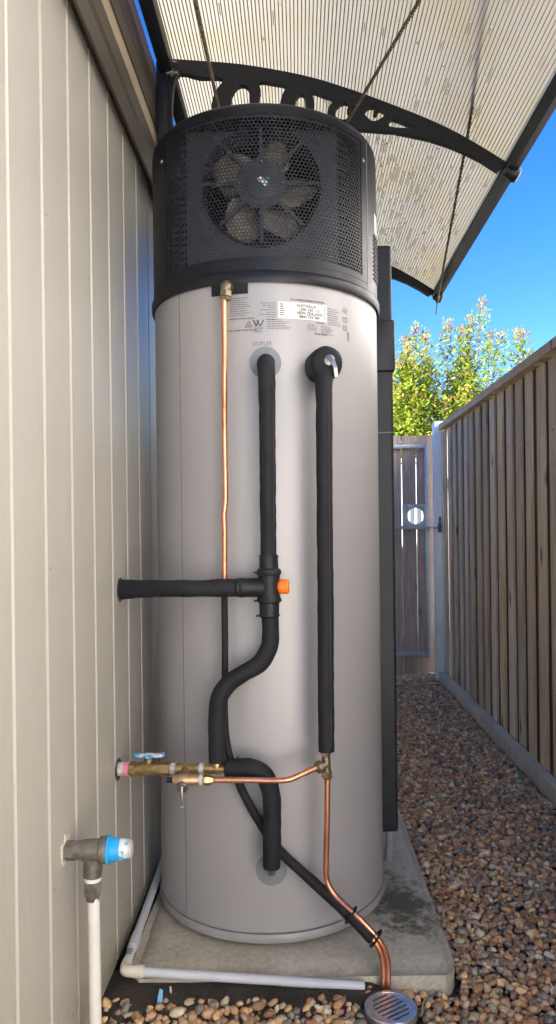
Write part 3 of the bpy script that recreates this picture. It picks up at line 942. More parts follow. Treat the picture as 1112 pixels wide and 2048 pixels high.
conduit([(-.418, 2.30, .40), (-.418, 2.29, .30), (-.417, 2.27, .2), (-.416, 2.25, .12)], .012, 'flexible_conduit', 'grey corrugated conduit squeezed between cladding and tank above the waste pipe')

# ---- print on the tank
def map_cyl(pts, th, z, r):
    return [cp(th+math.degrees(x/TR), z+y, r) for x, y in pts]
def text_on(body, size, th, z, mat, r=TR+.0007, name='lettering', align='LEFT', parent=barrel, rot=0, sxx=1.0):
    cu = bpy.data.curves.new('t', 'FONT')
    cu.body = body; cu.size = size; cu.align_x = align; cu.resolution_u = 2; cu.offset = size*.022
    to = bpy.data.objects.new('t', cu); col.objects.link(to)
    dg = bpy.context.evaluated_depsgraph_get()
    me = bpy.data.meshes.new_from_object(to.evaluated_get(dg))
    bpy.data.objects.remove(to); bpy.data.curves.remove(cu)
    off = heater.location
    ca, sa = math.cos(rot), math.sin(rot)
    for v in me.vertices:
        x, y = v.co.x*sxx, v.co.y
        x, y = x*ca-y*sa, x*sa+y*ca
        v.co = cp(th+math.degrees(x/TR), z+y, r)-off
    me.name = name
    me.materials.clear(); me.materials.append(mat)
    o = bpy.data.objects.new(name, me); col.objects.link(o); o.parent = parent
    return o
def quad_on(mb, x0, x1, y0, y1, th, z, r):
    n_ = max(1, int((x1-x0)/.01))
    for i in range(n_):
        a = x0+(x1-x0)*i/n_; b = x0+(x1-x0)*(i+1)/n_
        mb.add(map_cyl([(a, y0), (b, y0), (b, y1), (a, y1)], th, z, r), [(0,1,2,3)])
def line_on(mb, pts, w_, th, z, r=TR+.0008):
    for a, b in zip(pts, pts[1:]):
        dx, dy = b[0]-a[0], b[1]-a[1]; L_ = math.hypot(dx, dy); nx, ny = -dy/L_*w_/2, dx/L_*w_/2
        mb.add(map_cyl([(a[0]-nx, a[1]-ny), (b[0]-nx, b[1]-ny), (b[0]+nx, b[1]+ny), (a[0]+nx, a[1]+ny)], th, z, r), [(0,1,2,3)])
rp = random.Random(5)
def fine_print(th0, z0, width, nrows, step, h=.0016, align='l', minf=.6):
    mb = MB()
    for k in range(nrows):
        wd = width*rp.uniform(minf, 1); x = 0 if align == 'l' else width-wd
        end = x+wd
        while x < end:
            wl = rp.uniform(.004, .011)
            quad_on(mb, x, min(x+wl, end), -k*step, -k*step+h, th0, z0, TR+.0007)
            x += wl+.0016
    mb.build('fine_print', M['print'], barrel, smooth=False)
S = math.degrees(1/TR)
m = MB(); patch(m, 7.55, 30.9, 1.5815, 1.6215, TR, TR+.0009, 10); stk = m.build('service_sticker', M['sticker'], barrel, smooth=False)
text_on('For Installation, Repairs and Service', .0062, 13.2, 1.6265, M['print'])
for i, (t, x) in enumerate((('AUSTRALIA', 17.2), ('1300 365 115', 18.2), ('NEW ZEALAND', 17.2), ('0800 729 389', 18.2))):
    text_on(t, .0098, x-1.2, 1.6110-i*.0088, M['print'], TR+.0016, 'sticker_lettering', parent=stk)
m = MB()
for i in range(7):
    quad_on(m, .004, .004+rp.uniform(.003, .012), .033-i*.0052, .0352-i*.0052, 7.6, 1.5815, TR+.0015)
m.build('sticker_print', M['print'], stk, smooth=False)
m = MB()
for i in range(7):
    quad_on(m, .118, .118+rp.uniform(.003, .006), .034-i*.0049, .0362-i*.0049, 7.6, 1.5815, TR+.0015)
m.build('sticker_print', M['print'], stk, smooth=False)
fine_print(-14.2, 1.6305, .052, 9, .0052, .0014, minf=.75)
text_on('MANUFACTURING LIMITED', .0050, -14.3, 1.5795, M['print'])
text_on('HEAT PUMP WATER HEATER', .0055, -15.0, 1.5515, M['print'])
fine_print(-.5, 1.6170, .038, 8, .0056, .0013, 'r', .4)
fine_print(2.6, 1.5765, .058, 6, .0042, .0011)
fine_print(31.6, 1.6150, .040, 8, .0054, .0013, 'l', .6)
fine_print(21.0, 1.5700, .030, 4, .0042, .0011)
fine_print(27.8, 1.5700, .044, 6, .0038, .0011)
text_on('WARNING', .0048, 25.5, 1.5755, M['print'])
text_on('RELIEF VALVE', .0058, 24.5, 1.5480, M['print'])
text_on('OUTLET', .0125, .3, 1.5155, M['printfaint'], align='CENTER')
m = MB()   # tick in a triangle
line_on(m, [(-.0085, 0), (.0085, 0), (0, .0135), (-.0085, 0)], .0014, -5.6, 1.5605)
line_on(m, [(-.003, .004), (-.0008, .0018), (.0035, .0070)], .0014, -5.6, 1.5605)
line_on(m, [(.002*math.cos(a)-.001, .0042+.0022*math.sin(a)) for a in [i*.7 for i in range(9)]], .0008, -5.6, 1.5605)
m.build('compliance_mark', M['print'], barrel, smooth=False)
m = MB()   # W mark
line_on(m, [(-.0125, .0155), (-.006, 0), (-.0002, .0145)], .0034, -1.1, 1.5615)
line_on(m, [(-.0045, .0155), (.0035, 0), (.0120, .0155)], .0028, -1.1, 1.5615)
m.build('water_mark', M['print'], barrel, smooth=False)
text_on('WaterMark', .0046, -1.2, 1.5560, M['print'], align='CENTER')
fine_print(-3.3, 1.5505, .022, 2, .003, .0011)
for i, z in enumerate((1.6150, 1.5920, 1.5715)):
    m = MB()
    k = .0075 if i < 2 else .0062
    line_on(m, [(-k, 0), (k, .0), (k, .0100), (-k, .0100), (-k, 0)] if i else [(-.009, .003), (.004, -.001), (.009, .007), (-.004, .011), (-.009, .003)], .0012, 41.8, z)
    line_on(m, [(0, 0), (0, .010)] if i else [(-.003, .002), (.004, .008)], .0010, 41.8, z)
    m.build('manual_symbol', M['print'], barrel, smooth=False)
m = MB()
for i in range(9):
    quad_on(m, -.003, .003-.002*(i % 3 == 0), -i*.0024, -i*.0024+.0013, 44.0, 1.5660, TR+.0007)
m.build('serial_print', M['print'], barrel, smooth=False)

# ------------------------------------------------------------------ pipework in front of the tank
# thin overflow line: brass elbow, copper, black sleeve down to the drain
drain_line = thing('overflow_pipe', (.176, 1.64, .03), 'thin copper overflow pipe from brass elbow, black sleeved lower half, running to drain', 'pipe')
e0 = (-0.1665, 1.735, 1.6544)
MB().tube([(e0[0]+.002, 1.79, e0[2]), (e0[0]+.002, 1.755, e0[2]), (e0[0], 1.738, e0[2]-.003), (e0[0]-.001, 1.735, e0[2]-.016)], [.0135, .0145, .0145, .012], 16, 5).build('brass_elbow', M['darkbrass'], drain_line)
MB().lathe((e0[0]-.001, 1.735, e0[2]-.014), (e0[0]-.001, 1.735, 0), [(0, .0125), (.002, .0150), (.014, .0150), (.016, .0125), (.022, .0115)], 6, .4).build('brass_nut', M['darkbrass'], drain_line)
MB().tube([(-0.1716, 1.735, 1.6247), (-0.1719, 1.735, 1.5), (-0.174, 1.735, 1.3217), (-0.1736, 1.735, 1.1612), (-0.1739, 1.735, 1.1399), (-0.1778, 1.735, 1.1078), (-0.1771, 1.735, 1.0721), (-0.1791, 1.735, 0.9058)], .0069, 14, 6).build('copper_pipe', M['copper'], drain_line)
SLV = [(-0.1789, 1.735, 0.92), (-0.1793, 1.735, 0.7869), (-0.1813, 1.735, 0.6206), (-0.175, 1.735, 0.5527), (-0.1591, 1.735, 0.4955), (-0.1383, 1.735, 0.4441), (-0.1011, 1.735, 0.3759), (-0.0544, 1.735, 0.3076), (0.0159, 1.715, 0.2498), (0.0947, 1.67, 0.1971), (0.1542, 1.642, 0.148)]
MB().tube(SLV, [.0078, .0078, .0078, .0085, .0095, .0100, .0108, .0112, .0122, .0130, .0132], 16, 10, lump=.06).build('foam_sleeve', M['foam'], drain_line)
MB().tube([(0.1274, 1.655, 0.1694), (0.1542, 1.642, 0.148), (0.1703, 1.638, 0.1231), (0.1767, 1.638, 0.0917), (0.1763, 1.638, 0.058), (0.1767, 1.638, -0.0004)], .0069, 14, 6).build('copper_tail', M['copper'], drain_line)
for px_ in ((0.1073, 1.654, 0.1963), (0.1611, 1.632, 0.1547)):
    d = Vector((.062, -.015, -.045)).normalized()
    c = Vector(px_)
    up = Vector((.5, 0, .7)).normalized()
    u = d.cross(Vector((0, 1, 0))).normalized(); v = d.cross(u)
    m = MB(); m.tube([c+(u*math.cos(a)*.0205+v*math.sin(a)*.0150) for a in [i*2*math.pi/24 for i in range(25)]], .0028, 8, 1); m.build('cable_tie', M['black'], drain_line)

def slit(parent, pts, name='slit_seam'):
    MB().tube(pts, .0009, 6, 4).build(name, M['slit'], parent)
# relief drain line with foam
relief = thing('relief_pipe', (.186, 1.638, .03), 'straight foam lagged relief pipe with steel lever, copper tail below', 'pipe')
rc = Vector((0.0704, 1.684, 1.4556)); tk = cp(26.8, 1.468)
ax = (rc-tk).normalized()
MB().tube([tk+ax*.001, tk.lerp(rc, .5), rc-ax*.012, rc-ax*.003, rc], [.0400, .0400, .0385, .0345, .0290], 28, 6, lump=.10).build('foam_head', M['foam'], relief)
MB().tube([(0.069, 1.71, 1.4499), (0.0624, 1.7, 1.4128), (0.0617, 1.695, 1.3711), (0.0599, 1.69, 1.1387), (0.0594, 1.69, 0.9072), (0.0577, 1.69, 0.6757), (0.0575, 1.69, 0.5576)], [.0215, .0205, .0195, .0187, .0190, .0188, .0190], 24, 12, lump=.075).build('foam_sleeve', M['foam'], relief)
slit(relief, [(0.0715, 1.6775, 1.3794), (0.0708, 1.6738, 1.1379), (0.0691, 1.6736, 0.9087), (0.0687, 1.6738, 0.6793), (0.0673, 1.6738, 0.5704)])
lv = Vector((0.0751, 1.684, 1.4613))
MB().lathe(lv+Vector((0, .006, 0)), lv+Vector((0, -1, 0)), [(0, .0125), (.0075, .0125), (.0085, .011)], 20).build('lever_washer', M['steel'], relief)
m = MB()
pts = [Vector((0.0713, 1.673, 1.4691)), Vector((0.0824, 1.668, 1.4552)), Vector((0.0878, 1.666, 1.4387)), Vector((0.09, 1.669, 1.4188))]
vs_ = []
for q_, w_ in zip(pts, (.0050, .0044, .0040, .0038)):
    for dx_, dy_ in ((-w_, 0), (w_, 0), (w_, .0022), (-w_, .0022)):
        vs_.append(q_+Vector((dx_, dy_, dx_*.35)))
m.add(vs_, [(i_*4+k_, i_*4+(k_+1) % 4, i_*4+4+(k_+1) % 4, i_*4+4+k_) for i_ in range(3) for k_ in range(4)]+[(3, 2, 1, 0), (12, 13, 14, 15)])
m.build('lever', M['steel'], relief, smooth=False)
MB().lathe((0.0552, 1.69, 0.5623), (0.0572, 1.69, 0.531), [(0, .0125), (.012, .0125), (.014, .0098), (.022, .0098)], 6, .2).build('brass_nut', M['darkbrass'], relief)
MB().tube([(0.0562, 1.69, 0.546), (0.0571, 1.69, 0.5229), (0.0579, 1.69, 0.4997)], .0100, 16, 3).build('brass_tee', M['darkbrass'], relief)
MB().lathe((0.0559, 1.688, 0.5282), (0.0324, 1.678, 0.5213), [(0, .0100), (.012, .0105), (.012, .0145), (.022, .0145), (.026, .0110)], 14).build('tee_branch', M['darkbrass'], relief)
MB().lathe((0.0581, 1.69, 0.5113), (0.0584, 1.69, 0.4441), [(0, .0105), (.003, .0130), (.013, .0130), (.018, .0095)], 6, .3).build('compression_nut', M['brass'], relief)
MB().tube([(0.0591, 1.69, 0.4997), (0.0566, 1.69, 0.3863), (0.0531, 1.69, 0.2879), (0.055, 1.69, 0.2566), (0.0705, 1.683, 0.2298), (0.1274, 1.652, 0.188), (0.1653, 1.64, 0.1513), (0.1804, 1.638, 0.1253), (0.1879, 1.638, 0.0938), (0.1875, 1.638, 0.0579), (0.1879, 1.638, -0.0005)], .0066, 14, 6).build('copper_pipe', M['copper'], relief)

# hot outlet line with tempering valve
outlet = thing('hot_outlet_pipe', (-.196, 1.69, .53), 'black foam lagged outlet pipe with tempering valve and orange cap', 'pipe')
MB().tube([(-.074, 1.763, 1.462), (-.0735, 1.725, 1.4625), (-.0725, 1.700, 1.459), (-.0712, 1.690, 1.440), (-0.0704, 1.69, 1.3719), (-0.0707, 1.69, 1.2561), (-0.0709, 1.69, 1.1403), (-0.0714, 1.69, 1.0083)], [.0205, .0208, .0212, .0205, .0192, .0188, .0188, .0186], 24, 14, lump=.075).build('foam_sleeve', M['foam'], outlet)
slit(outlet, [(-0.0555, 1.6748, 1.4149), (-0.0563, 1.674, 1.2542), (-0.0576, 1.674, 1.1395), (-0.0591, 1.674, 1.0191)])
vx, vy = (-0.071, 1.69, 0.9412)[0], 1.69
vt = (-0.0702, 1.69, 1.013)[2]
vb = MB()
vb.lathe((vx, vy, vt), (vx+.001, vy, 0), [(0, .0195), (0, .0222), (.003, .0228), (.006, .0218), (.030, .0222), (.034, .0275), (.037, .0284), (.044, .0284), (.047, .0255), (.058, .0245), (.090, .0248), (.098, .0262), (.102, .0282), (.108, .0280), (.111, .0235), (.135, .0228), (.138, .0238), (.142, .0238), (.145, .0200)], 32)
valve = vb.build('valve_shell', M['valveplastic'], outlet)
bz = (-0.0977, 1.69, 0.938)[2]
MB().lathe((vx-.004, vy, bz), (vx-1, vy, bz+.001), [(0, .0225), (.052, .0222), (.054, .0232), (.062, .0232), (.064, .0220), (.068, .0230), (.070, .0215), (.078, .0200)], 28).build('valve_branch', M['valveplastic'], outlet)
MB().lathe((vx+.0235, vy-.002, bz+.0015), (vx+1, vy-.002, bz+.0015), [(-.004, .0120), (.001, .0165), (.004, .0174), (.018, .0178), (.021, .0172), (.0235, .0140)], 10).build('orange_cap', M['orange'], outlet)
for z_, r_ in ((vt-.040, .0284), (vt-.105, .0282), (vt-.140, .0238)):
    MB().tube([(vx+r_*math.cos(a), vy+r_*math.sin(a), z_) for a in [i*2*math.pi/28 for i in range(29)]], .0014, 6, 1).build('clamp_tie', M['valveplastic'], valve)
    MB().box(vx-r_-.007, vx-r_+.001, vy-.006, vy, z_-.0025, z_+.0025, .001).build('tie_head', M['valveplastic'], valve)
# two-piece branch with a mitred joint
MB().tube([(vx-.070, vy, bz), (vx-.095, vy, bz), (vx-.122, vy, bz-.0003)], [.0202, .0206, .0206], 24, 6, lump=.075).build('foam_collar', M['foam'], outlet)
WE = (-0.44, 1.7872, 0.9296)
MB().tube([(vx-.108, vy+.0006, bz-.0008), (-0.2543, 1.692, 0.9375), (-0.3165, 1.715, 0.9364), (-0.3773, 1.752, 0.9329), (WE[0]-.004, WE[1], WE[2])], [.0198, .0198, .0196, .0215, .0248], 24, 12, lump=.075).build('foam_branch', M['foam'], outlet)
m = MB(); a0 = Vector((vx-.117, vy, bz))
m.tube([a0+Vector((.0195*math.sin(t)*-.75, math.cos(t)*.0209, math.sin(t)*.0209)) for t in [i*2*math.pi/30 for i in range(31)]], .0011, 6, 1); m.build('glue_joint', M['black'], outlet)
MB().tube([(-0.0695, 1.69, 0.8717), (-0.0688, 1.69, 0.837), (-0.0715, 1.69, 0.8023), (-0.094, 1.69, 0.7632), (-0.129, 1.69, 0.7416), (-0.1617, 1.69, 0.7212), (-0.1875, 1.69, 0.6879), (-0.1939, 1.69, 0.644), (-0.1957, 1.69, 0.5861), (-0.1963, 1.69, 0.5364)], [.0196, .0200, .0204, .0206, .0203, .0206, .0210, .0206, .0202, .0198], 24, 14, lump=.075).build('foam_offset', M['foam'], outlet)

# cold inlet: ball valve, tees, relief valve, lagged elbow to the tank
inlet = thing('cold_inlet_valve_set', (-.30, 1.71, .50), 'brass inlet valve set with blue butterfly handle and pressure relief valve', 'valve')
A = Vector((-0.44, 1.7467, 0.5034)); B = Vector((-0.1732, 1.7, 0.5166))
dirv = (B-A).normalized(); Lab = (B-A).length
def seg(x): return (x-236)/(455-236)*Lab
def along(x): return A+dirv*seg(x)
def rod(prof, n_=20, rot=.26): return MB().lathe(A, B, [(seg(x), r) for x, r in prof], n_, rot)
rod([(230, .0160), (251, .0165)]).build('wall_socket', M['tape'], inlet)
rod([(250, .0150), (251, .0172), (260, .0170), (261, .0150)]).build('pink_collar', M['pink'], inlet)
rod([(260, .0145), (261, .0172), (272, .0172), (273, .0155)], 6).build('valve_hex', M['brass'], inlet)
rod([(272, .0150), (276, .0156), (290, .0165), (300, .0165), (312, .0150), (323, .0148)]).build('valve_body', M['brass'], inlet)
rod([(322, .0148), (323, .0172), (343, .0172), (344, .0150)], 6).build('valve_hex', M['brass'], inlet)
rod([(343, .0130), (346, .0145), (349, .0132), (353, .0142), (354, .0125)]).build('taped_thread', M['tape'], inlet)
rod([(353, .0128), (358, .0136), (362, .0122), (392, .0122), (396, .0136), (401, .0130)]).build('tee_body', M['brassclean'], inlet)
rod([(401, .0128), (404, .0142), (407, .0130), (411, .0138)]).build('taped_thread', M['tape'], inlet)
rod([(411, .0128), (415, .0138), (420, .0128), (452, .0132), (458, .0130)]).build('tee_body', M['brassclean'], inlet)
MB().lathe(along(434)+Vector((0, 0, .0)), along(434)+Vector((0, 0, 1)), [(0, .0125), (.018, .0130), (.024, .0110)], 16).build('tee_branch', M['brassclean'], inlet)
st = along(299)
MB().lathe(st, st+Vector((0, 0, 1)), [(0, .0080), (.020, .0080), (.020, .0105), (.025, .0105)], 12).build('valve_stem', M['brass'], inlet)
m = MB()
hc = st+Vector((0, 0, .0300))
nx_ = 24
vs_ = []
for i in range(nx_+1):
    t = i/nx_*2-1
    x = t*.0375
    hh = .0042+.0036*math.exp(-((abs(t)-.0)/.35)**2)+.0028*math.exp(-((abs(t)-.95)/.18)**2)
    if abs(t) > .96: hh *= .6
    yy = .0075+.0060*math.exp(-((t)/.3)**2)+.0065*math.exp(-((abs(t)-.7)/.25)**2)
    if abs(t) > .96: yy *= .5
    zc = .0040*abs(t)**1.5
    for k in range(10):
        a = 2*math.pi*k/10
        vs_.append(hc+Vector((x, yy*math.cos(a), zc+hh*math.sin(a))))
fs = [(i*10+k, i*10+(k+1) % 10, (i+1)*10+(k+1) % 10, (i+1)*10+k) for i in range(nx_) for k in range(10)]+[tuple(range(9, -1, -1)), tuple(range(nx_*10, nx_*10+10))]
m.add(vs_, fs); m.build('butterfly_handle', M['bluehandle'], inlet, angle=70)
RV = Vector((-0.2707, 1.66, 0.5047))
MB().tube([along(375), along(375)+Vector((-.002, -.018, -.002)), RV+Vector((0, .006, .002))], [.0100, .0105, .0125], 16, 4).build('relief_neck', M['bronze'], inlet)
MB().lathe((-0.2945, 1.66, 0.505), (-0.232, 1.66, 0.5042), [(0, .0085), (.002, .0115), (.010, .0125), (.018, .0150), (.030, .0150), (.036, .0122), (.060, .0120), (.062, .0110)], 20).build('relief_body', M['bronze'], inlet)
MB().lathe((-0.307, 1.66, 0.5051), (-0.2934, 1.66, 0.505), [(0, .0062), (.012, .0066), (.0145, .0066)], 10).build('plastic_spigot', M['black'], inlet)
MB().lathe((-0.2343, 1.66, 0.5043), (-0.2206, 1.66, 0.5041), [(0, .0110), (.002, .0128), (.005, .0118), (.009, .0124)], 16).build('taped_thread', M['tape'], inlet)
MB().lathe((-0.224, 1.66, 0.5041), (-0.2013, 1.66, 0.5039), [(0, .0100), (.001, .0120), (.012, .0120), (.014, .0105), (.022, .0092)], 6, .2).build('compression_nut', M['brassclean'], inlet)
bc = Vector((-0.2703, 1.65, 0.4946))
MB().lathe(bc+Vector((0, .012, .006)), bc+Vector((0, -.014, -.006)), [(0, .0120), (.012, .0128), (.018, .0132), (.022, .0120), (.0235, .006)], 20).build('relief_bonnet', M['steel'], inlet)
MB().box(bc.x-.0028, bc.x+.0028, bc.y-.0145, bc.y-.0115, bc.z-.040, bc.z+.004, .001).build('relief_lever', M['steel'], inlet)
MB().box(bc.x-.0040, bc.x+.0040, bc.y-.0155, bc.y-.0118, bc.z-.046, bc.z-.0402, .001).build('lever_tip', M['steel'], inlet)
MB().tube([(-0.2047, 1.66, 0.5039), (-0.1179, 1.654, 0.5049), (-0.0612, 1.652, 0.5038), (-0.0295, 1.654, 0.505), (-0.0045, 1.662, 0.5122), (0.0395, 1.681, 0.5248)], .0069, 14, 6).build('copper_pipe', M['copper'], inlet)
MB().tube([(-0.179, 1.7, 0.5167), (-0.1486, 1.698, 0.5193), (-0.1147, 1.695, 0.5175), (-0.0857, 1.692, 0.4996), (-0.0733, 1.69, 0.4689), (-0.0704, 1.69, 0.4225), (-0.0712, 1.69, 0.3531), (-0.0732, 1.692, 0.2897)], [.0192, .0205, .0222, .0222, .0214, .0210, .0210, .0205], 24, 12, lump=.075).build('foam_elbow', M['foam'], inlet)
MB().tube([(-0.1443, 1.688, 0.519), (-0.1509, 1.7, 0.5361), (-0.149, 1.72, 0.5392)], .0016, 6, 3).build('foam_joint', M['black'], inlet)
MB().tube([(-0.0732, 1.695, 0.2987), (-0.0741, 1.71, 0.272), (-0.0765, 1.765, 0.2439)], .0095, 14, 4).build('copper_stub', M['darkbrass'], inlet)

# ------------------------------------------------------------------ limiting valve on the wall with its white pipe
lim = thing('wall_limiting_valve', (-.392, 1.36, 0), 'aged metal valve with bright blue cap on the wall above white pipe', 'valve')
a = Vector((-.442, 1.352, (-0.4397, 1.355, 0.4813)[2]))
b = Vector((-0.3202, 1.36, 0.4795))
ux = (b-a).normalized(); La = (b-a).length
def lp(x): return (x-130)/(262-130)*La
def lrod(prof, n_=24): return MB().lathe(a, b, [(lp(x), r) for x, r in prof], n_, .3)
lrod([(126, .0180), (150, .0180), (151, .0165)], 6).build('wall_nut', M['oldmetal'], lim)
lrod([(150, .0170), (165, .0172), (166, .0188), (176, .0192), (180, .0195), (200, .0198), (202, .0240), (214, .0245), (216, .0235)]).build('valve_body', M['oldmetal'], lim)
lrod([(215, .0240), (216, .0262), (221, .0262), (222, .0215), (241, .0203)], 20).build('blue_collar', M['bluecap'], lim)
lrod([(240, .0197), (252, .0184), (258, .0175)], 20).build('cap_label', M['capend'], lim)
lrod([(257, .0174), (263, .0165), (266, .0110)], 20).build('cap_end', M['capgrey'], lim)
MB().tube([(-0.391, 1.36, 0.4785), (-0.3914, 1.36, 0.4459), (-0.3925, 1.36, 0.4301)], [.0175, .0172, .0168], 20, 3).build('valve_outlet', M['oldmetal'], lim)
MB().lathe((-0.3916, 1.36, 0.43), (-0.3917, 1.36, 0.4226), [(0, .0150), (.004, .0158), (.008, .0150)], 16).build('thread_tape', M['pvcwhite'], lim)
MB().lathe((-0.3926, 1.36, 0.4254), (-0.3921, 1.36, 0.3881), [(0, .0140), (.004, .0150), (.007, .0172), (.026, .0172), (.032, .0140), (.040, .0125)], 6, .3).build('compression_nut', M['oldmetal'], lim)
pw = (-0.3911, 1.36, 0.3946)
MB().tube([(pw[0], 1.36, pw[2]), (pw[0]+.001, 1.36, .2), (pw[0]+.001, 1.36, -.03)], .0112, 18, 3).build('white_pipe', M['pvcwhite'], lim)

# ------------------------------------------------------------------ PVC waste pipe along wall and slab edge
pvc = thing('waste_pipe', (-.405, 1.64, .05), 'pale PVC waste pipe with cream elbow lying along the slab edge', 'pipe')
El = Vector((-0.4063, 1.6542, 0.08)); En = Vector((0.1343, 1.6347, 0.046))
El.y = 1.648; En.y = 1.636
back = Vector((-.4165, 2.24, .092))
ez = El.z
d1 = (En-El).normalized(); d2 = (back-El).normalized()
MB().tube([El+d1*.012, En], .0104, 20, 1).build('front_pipe', M['pvcgrey'], pvc)
MB().tube([El+d2*.012, back], .0104, 20, 1).build('wall_pipe', M['pvcgrey'], pvc)
MB().tube([El+d1*.042, El+d1*.028, El+d1*.012, El+d1*.003+d2*.003, El+d2*.014, El+d2*.036], [.0126, .0126, .0126, .0128, .0124, .0120], 20, 6).build('elbow', M['pvccream'], pvc)
MB().tube([El+d1*.024, El+d1*.0445], .0142, 20, 1).build('elbow_socket', M['pvccream'], pvc)
MB().tube([El+d2*.085, El+d2*.128], .0124, 20, 1).build('coupling', M['pvcgrey'], pvc)
MB().tube([El+d2*.128, El+d2*.145], .0116, 20, 1).build('coupling', M['pvcgrey'], pvc)
m = MB()
for i in range(4):
    t = .048+i*.006
    c = El+d2*t
    m.box(c.x-.006, c.x+.006, c.y-.0012, c.y+.0012, c.z+.0098, c.z+.0108)
m.build('pipe_print', M['print'], pvc, smooth=False)
tl = tag(MB().tube([(-.30, 1.632, .052), (-.295, 1.615, .045), (-.285, 1.602, .033), (-.275, 1.596, .022)], .0022, 8, 5).build('clear_tube', M['pvcwhite']), 'short bit of clear tubing poking from soil under the waste pipe', 'tube')

# ------------------------------------------------------------------ drain grate
GX, GY, GZ, GRr = .184, 1.563, .047, .0565
grate = thing('drain_grate', (GX, GY, 0), 'round slotted chrome drain grate set in the gravel', 'drain grate')
MB().lathe((GX, GY, -.03), (GX, GY, 1), [(0, .054), (.06, .054), (.060, GRr), (.0755, GRr), (.0775, GRr-.0015), (.0775, GRr-.008), (.0745, GRr-.009), (.05, GRr-.010), (.02, GRr-.010), (.0, .02)], 56).build('rim', M['chrome'], grate)
rr0 = GRr-.0085
ang = R_(33)
ux_, uy_ = math.cos(ang), math.sin(ang)
pit = .0122
def Wp(s, t, z): return (GX+s*ux_-t*uy_, GY+s*uy_+t*ux_, z)
bars = MB()
for k in range(-4, 4):
    t0 = k*pit+.0085-pit/2+.0005; t1 = (k+1)*pit+.0035-pit/2
    ta, tb = k*pit+pit*.5-.0036, k*pit+pit*.5+.0036
    ta = max(ta, -rr0*.98); tb = min(tb, rr0*.98)
    for p_, q_ in ((ta, tb),):
        sa = math.sqrt(max(0, rr0**2-p_**2)); sb = math.sqrt(max(0, rr0**2-q_**2))
        vs_ = [Wp(-sa, p_, GZ-.006), Wp(sa, p_, GZ-.006), Wp(sb, q_, GZ-.006), Wp(-sb, q_, GZ-.006), Wp(-sa, p_, GZ-.0005), Wp(sa, p_, GZ-.0005), Wp(sb, q_, GZ-.0005), Wp(-sb, q_, GZ-.0005)]
        b_ = MB(); b_.add(vs_, [(0,3,2,1),(4,5,6,7),(0,1,5,4),(1,2,6,5),(2,3,7,6),(3,0,4,7)])
        b_.build('bar', M['chrome'], grate, smooth=False)
m = MB()   # solid crescents at both slot ends
for sgn in (-1, 1):
    P1 = []; P2 = []
    for i in range(25):
        t = -.98*rr0+1.96*rr0*i/24
        lim_ = math.sqrt(rr0**2-t*t)
        P1.append((sgn*lim_, t)); P2.append((sgn*max(0, lim_-.010-.004*(1-abs(t)/rr0)), t))
    L = 25
    vs_ = [Wp(s, t, GZ-.0008) for s, t in P1]+[Wp(s, t, GZ-.0008) for s, t in P2]+[Wp(s, t, GZ-.006) for s, t in P1]+[Wp(s, t, GZ-.006) for s, t in P2]
    m.add(vs_, [(i, i+1, L+i+1, L+i) for i in range(L-1)]+[(2*L+i, 3*L+i, 3*L+i+1, 2*L+i+1) for i in range(L-1)]+[(L+i, L+i+1, 3*L+i+1, 3*L+i) for i in range(L-1)])
m.build('grate_border', M['chrome'], grate, smooth=False)
MB().lathe((GX, GY, -.028), (GX, GY, 1), [(0, .046), (.006, .046)], 32).build('sump', M['soil'], grate)

# ------------------------------------------------------------------ timber fence, post and gate
FXP = 1.005
fence = thing('paling_fence', (FXP, 3, 0), 'tall weathered brown paling fence with timber capping and plinth', 'fence')
rf = random.Random(8)
pal = MB().box(0, .013, -.0435, .0435, 0, 1.690, .0018)
p0 = pal.build('paling', M['paling'], fence, base=(0, 0, 0), smooth=False)
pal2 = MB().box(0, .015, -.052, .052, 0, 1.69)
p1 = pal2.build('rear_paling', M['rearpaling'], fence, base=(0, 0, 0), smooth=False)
fo = fence.location
f1 = f2 = True
k = 0
y = 5.00
while y > -.15:
    o = p0 if f1 else p0.copy()
    if not f1: col.objects.link(o)
    f1 = False
    o.parent = fence
    o.location = Vector((FXP+rf.uniform(-.002, .002), y+rf.uniform(-.010, .010), .055+rf.uniform(-.008, 0)))-fo
    o.rotation_euler = (R_(rf.uniform(-.22, .22)), R_(rf.uniform(-.15, .15)), R_(rf.uniform(-1.6, 1.6)))
    o.scale = (1, rf.uniform(.93, 1.04), 1)
    if 2.0 < y < 5:
        pass
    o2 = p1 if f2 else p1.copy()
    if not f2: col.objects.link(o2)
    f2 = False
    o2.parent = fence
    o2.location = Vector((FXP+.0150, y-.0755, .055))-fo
    y -= .151
nl = MB().lathe((0, 0, 0), (-1, 0, 0), [(-.0005, .0034), (.0012, .0030), (.0016, .0012)], 7)
n0 = None
for o_ in [c for c in fence.children if c.name.startswith('paling')]:
    if not 1.8 < o_.location.y+fo.y < 5.1: continue
    for zz in (.34, 1.39):
        if n0 is None: n0 = q_ = nl.build('nail', M['rust'], o_, base=(0, 0, 0))
        else: q_ = n0.copy(); col.objects.link(q_)
        q_.parent = o_
        q_.location = (-.0006, rf.uniform(-.02, .02), zz+rf.uniform(-.02, .02))
MB().box(.972, 1.090, -.22, 5.045, 1.7475, 1.788, .003).build('capping', M['paling'], fence, smooth=False)
MB().box(FXP+.032, FXP+.070, -.22, 5.05, 1.35, 1.42).build('rail', M['paling'], fence, smooth=False)
MB().box(FXP+.032, FXP+.070, -.22, 5.05, .3, .37).build('rail', M['paling'], fence, smooth=False)
pl = [5.05, 3.88, 2.30, .6, -.22]
for a_, b_ in zip(pl, pl[1:]):
    MB().box(.957, 1.001, b_+.002, a_-.002, -.03, .078, .003).build('plinth_board', M['plinth'], fence, smooth=False)

